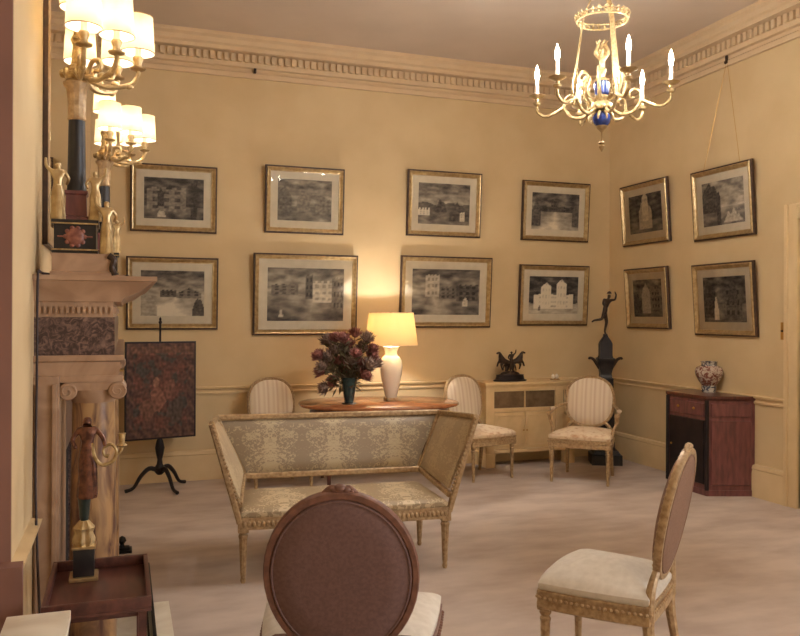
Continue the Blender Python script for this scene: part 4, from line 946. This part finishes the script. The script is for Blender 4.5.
g = G(); g.rectloft([(1.075, -.07, .07, -.07, .07), (1.10, -.062, .062, -.062, .062), (1.22, -.062, .062, -.062, .062), (1.25, -.05, .05, -.05, .05), (1.29, -.025, .025, -.025, .025), (1.305, -.02, .02, -.02, .02)]); g.build('upper_block', M['ebony'], e)
MJ = {'pelvis': (0.0, 0, 0.25, 0.028), 'waist': (0.012, 0, 0.285, 0.023), 'chest': (0.03, 0, 0.335, 0.032), 'neck': (0.045, 0, 0.37, 0.012), 'headl': (0.05, 0, 0.395, 0.02), 'headt': (0.052, 0, 0.42, 0.019),
      'shl': (-0.005, -0.01, 0.365, 0.016), 'shr': (0.07, 0.01, 0.36, 0.016), 'elr': (0.115, 0.01, 0.365, 0.012), 'har': (0.125, 0.01, 0.415, 0.01), 'fin': (0.11, 0.01, 0.45, 0.006),
      'ell': (-0.02, -0.03, 0.32, 0.012), 'hal': (0.0, -0.05, 0.29, 0.01),
      'hpr': (0.01, 0.015, 0.235, 0.025), 'knr': (0.03, 0.015, 0.14, 0.018), 'anr': (0.01, 0.015, 0.035, 0.011), 'tor': (0.025, 0.015, 0.008, 0.009),
      'hpl': (0.0, -0.015, 0.235, 0.025), 'knl': (0.01, -0.03, 0.16, 0.018), 'knl2': (-0.03, -0.03, 0.165, 0.016), 'anl': (-0.11, -0.03, 0.155, 0.01), 'tol': (-0.135, -0.03, 0.135, 0.008)}
ME = [('pelvis', 'waist'), ('waist', 'chest'), ('chest', 'neck'), ('neck', 'headl'), ('headl', 'headt'), ('chest', 'shl'), ('chest', 'shr'), ('shr', 'elr'), ('elr', 'har'), ('har', 'fin'), ('shl', 'ell'), ('ell', 'hal'),
      ('pelvis', 'hpr'), ('hpr', 'knr'), ('knr', 'anr'), ('anr', 'tor'), ('pelvis', 'hpl'), ('hpl', 'knl2'), ('knl2', 'anl'), ('anl', 'tol')]
MJ.pop('knl')
e2 = tag(empty('running_figure', (PX_, PY_, 1.305), -YAW), 'dark bronze running figure with one raised arm on the corner pedestal', 'statuette')
b_ = figure('body', MJ, ME, M['bronze'], e2, T(-0.015, 0, 0.0))
g = G(); g.lathe([(0.026, 0), (0.022, 0.012), (0.01, 0.018)], 12, T(0.0, 0.012, 0)); g.build('foot_mount', M['bronze'], e2)
g = G(); g.lathe([(0.03, 0.425), (0.022, 0.43), (0.02, 0.442), (0.006, 0.452)], 14, T(0.037, 0, 0)); g.build('winged_hat', M['bronze'], e2)

# ------------------------------------------------------------------ rosewood cabinet and vase by the right wall
RX, ZT = 4.60, 0.835
poly = [(RX, 5.43), (4.985, 5.30), (4.985, 6.07), (RX, 5.94)]
cx_, cy_ = 4.8, 5.685
e = tag(empty('rosewood_cabinet', (cx_, cy_, 0)), 'dark red wooden side cabinet with canted ends against the right wall', 'cabinet')
lp = [(x-cx_, y-cy_) for x, y in poly]
def ins(p, k): return [(0.185+(x-0.185)*k, y*k) for x, y in p]
g = G(); g.prism(ins(lp, 0.985), 0.05, ZT-0.035); g.build('body', M['rosewood'], e)
g = G(); g.prism(ins(lp, 1.0), 0, 0.05); g.build('plinth', M['rosewood'], e)
g = G(); g.rings([[(x, y, z) for x, y in ins(lp, k)] for k, z in ((1.0, ZT-0.035), (1.03, ZT-0.025), (1.035, ZT-0.008), (1.03, ZT))]); g.build('top', M['mahog'], e)
def face_panel(a, b, z0, z1, m, name, t=0.01, mrg=0.0):
    a, b = Vector((*a, 0)), Vector((*b, 0)); d = (b-a).normalized(); n = Vector((d.y, -d.x, 0))
    if n.x > 0 and abs(n.x) > 0.5 or (abs(n.x) <= 0.5 and n.y*((a+b).y) < 0): n = -n
    g = G(); q = [a+d*mrg, b-d*mrg]
    g.rings([[q[0]+Vector((0, 0, z0)), q[1]+Vector((0, 0, z0)), q[1]+Vector((0, 0, z1)), q[0]+Vector((0, 0, z1))],
             [q[0]+d*0.006+n*t+Vector((0, 0, z0+0.006)), q[1]-d*0.006+n*t+Vector((0, 0, z0+0.006)), q[1]-d*0.006+n*t+Vector((0, 0, z1-0.006)), q[0]+d*0.006+n*t+Vector((0, 0, z1-0.006))]])
    return g.build(name, m, e), n
l2 = ins(lp, 0.985)
for a, b, nm in ((l2[3], l2[0], 'f'), (l2[0], l2[1], 'e'), (l2[2], l2[3], 'e')):
    A, B2 = Vector(a), Vector(b); d = (B2-A)
    dw, nn = face_panel(a, b, 0.66, 0.775, M['rosewood'], 'drawer' if nm == 'f' else 'upper_panel', 0.01, 0.03)
    dd, nn = face_panel(a, b, 0.09, 0.63, M['ebony'] if nm == 'f' else M['rosewood'], 'door' if nm == 'f' else 'end_panel', 0.012, 0.03)
    if nm == 'f':
        for t_, z in ((0.3, 0.72), (0.7, 0.72)):
            c = Vector((*(A+d*t_), z))+nn*0.014; g = G(); g.ball(tuple(c), 0.012, 10); g.build('knob', M['brass'], dw)
        c = Vector((*(A+d*0.12), 0.38))+nn*0.014; g = G(); g.ball(tuple(c), 0.01, 10); g.build('knob', M['brass'], dd)
for x, y in (l2[0], l2[3]):
    g = G(); g.lathe([(0.018, 0.05), (0.018, ZT-0.035)], 10, T(x-0.002, y, 0)); g.build('corner_column', M['ebony'], e)

p = W(709, 392, Z=ZT)
e = tag(empty('porcelain_vase', (p.x, p.y, ZT)), 'round red and blue patterned porcelain vase on the dark red cabinet', 'vase')
g = G(); g.lathe([(0.06, 0), (0.062, 0.012), (0.06, 0.02), (0.065, 0.035), (0.062, 0.06)], 32); g.build('vase_foot', M['imari_b'], e)
g = G(); g.lathe([(0.062, 0.06), (0.09, 0.1), (0.115, 0.15), (0.12, 0.185), (0.108, 0.218), (0.074, 0.235)], 32); g.build('vase_body', M['imari'], e)
g = G(); g.lathe([(0.074, 0.233), (0.066, 0.242), (0.066, 0.262), (0.076, 0.27), (0.068, 0.27), (0.055, 0.245)], 32); g.build('vase_neck', M['imari_b'], e)

# ------------------------------------------------------------------ chandelier
DCH = 4.8; KCH = DCH/5.6; ZCH = 1.5+1.16*KCH
c = W(601, HOR, X=3.0); c = c*(DCH/(c.x*sin(YAW)+c.y*cos(YAW)))
CHX, CHY = c.x, c.y
e = tag(empty('chandelier', (CHX, CHY, ZCH), -YAW), 'gilt and blue enamel chandelier with six lit candle bulbs', 'chandelier')
e.scale = (KCH,)*3; ZTOP = (HC-ZCH)/KCH
g = G(); g.lathe([(0.003, 0), (0.014, 0.02), (0.022, 0.035), (0.012, 0.05), (0.024, 0.06), (0.01, 0.075), (0.006, 0.09), (0.006, 0.135), (0.02, 0.15), (0.035, 0.165), (0.04, 0.18)], 20); g.build('finial', M['gilt'], e)
g = G(); g.lathe([(0.03, 0.17), (0.058, 0.2), (0.066, 0.235), (0.06, 0.262), (0.04, 0.28)], 24); g.build('lower_bowl', M['blue'], e, label='blue enamel bowl')
g = G(); g.lathe([(0.045, 0.275), (0.075, 0.29), (0.08, 0.31), (0.07, 0.335), (0.048, 0.35), (0.055, 0.375), (0.04, 0.395)], 24)
for i in range(12): a = i*pi/6; g.ball((0.078*cos(a), 0.078*sin(a), 0.30), 0.016, 7)
for i in range(9): a = i*2*pi/9; g.tube([(0.045*cos(a), 0.045*sin(a), 0.28), (0.078*cos(a), 0.078*sin(a), 0.25), (0.085*cos(a), 0.085*sin(a), 0.215)], [0.012, 0.01, 0.004], 6, smooth=3)
g.build('gilt_body', M['giltb'], e)
g = G(); g.lathe([(0.04, 0.395), (0.05, 0.405), (0.052, 0.46), (0.05, 0.49), (0.04, 0.5)], 24); g.build('upper_drum', M['blue'], e, label='blue enamel drum')
g = G(); g.lathe([(0.055, 0.49), (0.05, 0.505), (0.022, 0.52), (0.024, 0.56), (0.034, 0.575), (0.018, 0.59), (0.02, 0.64), (0.036, 0.66), (0.03, 0.68)], 20)
for i in range(7): a = i*2*pi/7; g.tube([(0.02*cos(a), 0.02*sin(a), 0.66), (0.048*cos(a), 0.048*sin(a), 0.70), (0.03*cos(a), 0.03*sin(a), 0.745), (0.042*cos(a+.5), 0.042*sin(a+.5), 0.775)], [0.012, 0.011, 0.009, 0.004], 6, smooth=3)
g.build('stem', M['giltb'], e)
RA = 0.462
for i in range(6):
    a = -23+60*i; m4 = T(0, 0, -0.042) @ R(a, 'Z')
    g = G(); g.tube([(0.06, 0, 0.34), (0.14, 0, 0.29), (0.22, 0, 0.31), (0.265, 0, 0.37), (0.30, 0, 0.36), (0.34, 0, 0.34), (0.40, 0, 0.325), (0.455, 0, 0.36), (RA, 0, 0.41), (RA, 0, 0.43)], [0.013, 0.013, 0.012, 0.012, 0.011, 0.011, 0.011, 0.011, 0.01, 0.011], 8, m4, smooth=4)
    g.tube([(0.265, 0, 0.37), (0.26, 0, 0.43), (0.225, 0, 0.46), (0.19, 0, 0.44), (0.195, 0, 0.40), (0.22, 0, 0.405)], [0.011, 0.01, 0.009, 0.008, 0.007, 0.009], 7, m4, smooth=4)
    ar = g.build('arm', M['giltb'], e)
    g = G(); g.tube([(0.05, 0, 0.36), (0.1, 0, 0.40), (0.12, 0, 0.46), (0.1, 0, 0.53), (0.145, 0, 0.555), (0.17, 0, 0.50), (0.15, 0, 0.40), (0.11, 0, 0.35)], [0.01, 0.012, 0.012, 0.011, 0.011, 0.01, 0.009, 0.008], 7, R(a+30, 'Z'), smooth=4); g.build('scroll', M['giltb'], e)
    x, y = RA*cos(rad(a)), RA*sin(rad(a)); zc = -0.042
    g = G(); g.lathe([(0.01, 0.405), (0.026, 0.415), (0.03, 0.43), (0.014, 0.44), (0.014, 0.455), (0.055, 0.475), (0.06, 0.482), (0.05, 0.481), (0.016, 0.478)], 20, T(x, y, zc)); g.build('drip_pan', M['gilt'], ar)
    g = G(); g.lathe([(0.0135, 0.478), (0.0135, 0.59), (0.008, 0.594)], 14, T(x, y, zc)); cn = g.build('candle', M['candle'], ar)
    g = G(); g.lathe([(0.008, 0.594), (0.014, 0.61), (0.017, 0.63), (0.013, 0.665), (0.006, 0.69), (0.001, 0.705)], 14, T(x, y, zc)); g.build('bulb', M['bulb'], ar)
    lamp('candle_light', (x, y, 0.635+zc), P_CHAND, e, 0.022)
for i in range(3):
    a = 165+120*i; m4 = R(a, 'Z')
    g = G(); g.tube([(0.2, 0, 0.42), (0.195, 0, 0.5), (0.175, 0, 0.62), (0.15, 0, 0.8), (0.12, 0, 0.98), (0.035, 0, 1.16)], [0.02, 0.026, 0.022, 0.018, 0.015, 0.01], 8, m4, smooth=3, flat=0.4)
    for q in range(5): g.ball((0.2-0.006*q, 0, 0.47+0.03*q), 0.016, 7, m4)
    g.build('suspension_strap', M['giltb'], e)
g = G(); n = 40; rr = 0.175; g.M = T(0, 0, -0.02)
g.tube([(rr*cos(2*pi*i/n), rr*sin(2*pi*i/n), 0.94) for i in range(n)], 0.007, 6, closed=True); g.tube([(rr*0.97*cos(2*pi*i/n), rr*0.97*sin(2*pi*i/n), 0.975) for i in range(n)], 0.005, 6, closed=True)
for i in range(26):
    a = 2*pi*i/26; g.ball((rr*cos(a), rr*sin(a), 0.957), 0.012, 6); g.tube([(rr*cos(a), rr*sin(a), 0.975), (rr*1.06*cos(a), rr*1.06*sin(a), 0.985), (rr*1.1*cos(a+.06), rr*1.1*sin(a+.06), 0.98)], [0.008, 0.007, 0.003], 5)
g.build('crown_ring', M['giltb'], e)
g = G(); g.lathe([(0.03, 1.15), (0.045, 1.165), (0.03, 1.19), (0.012, 1.2), (0.008, 1.24), (0.008, ZTOP-0.03), (0.07, ZTOP-0.025), (0.08, ZTOP-0.001)], 18); g.build('ceiling_rod', M['giltb'], e)

# copy of the chandelier, added unseen behind the camera as fill light
e2 = copy_tree(e); e2.location = (2.4, -0.5, ZCH); e2['label'] = 'added fill-light copy of the gilt chandelier, hanging unseen behind the camera'; e['group'] = e2['group'] = 'chandeliers'
nl = None
for o in e2.children:
    if o.type == 'LIGHT':
        nl = nl or o.data.copy(); nl.energy = P_FILL; o.data = nl
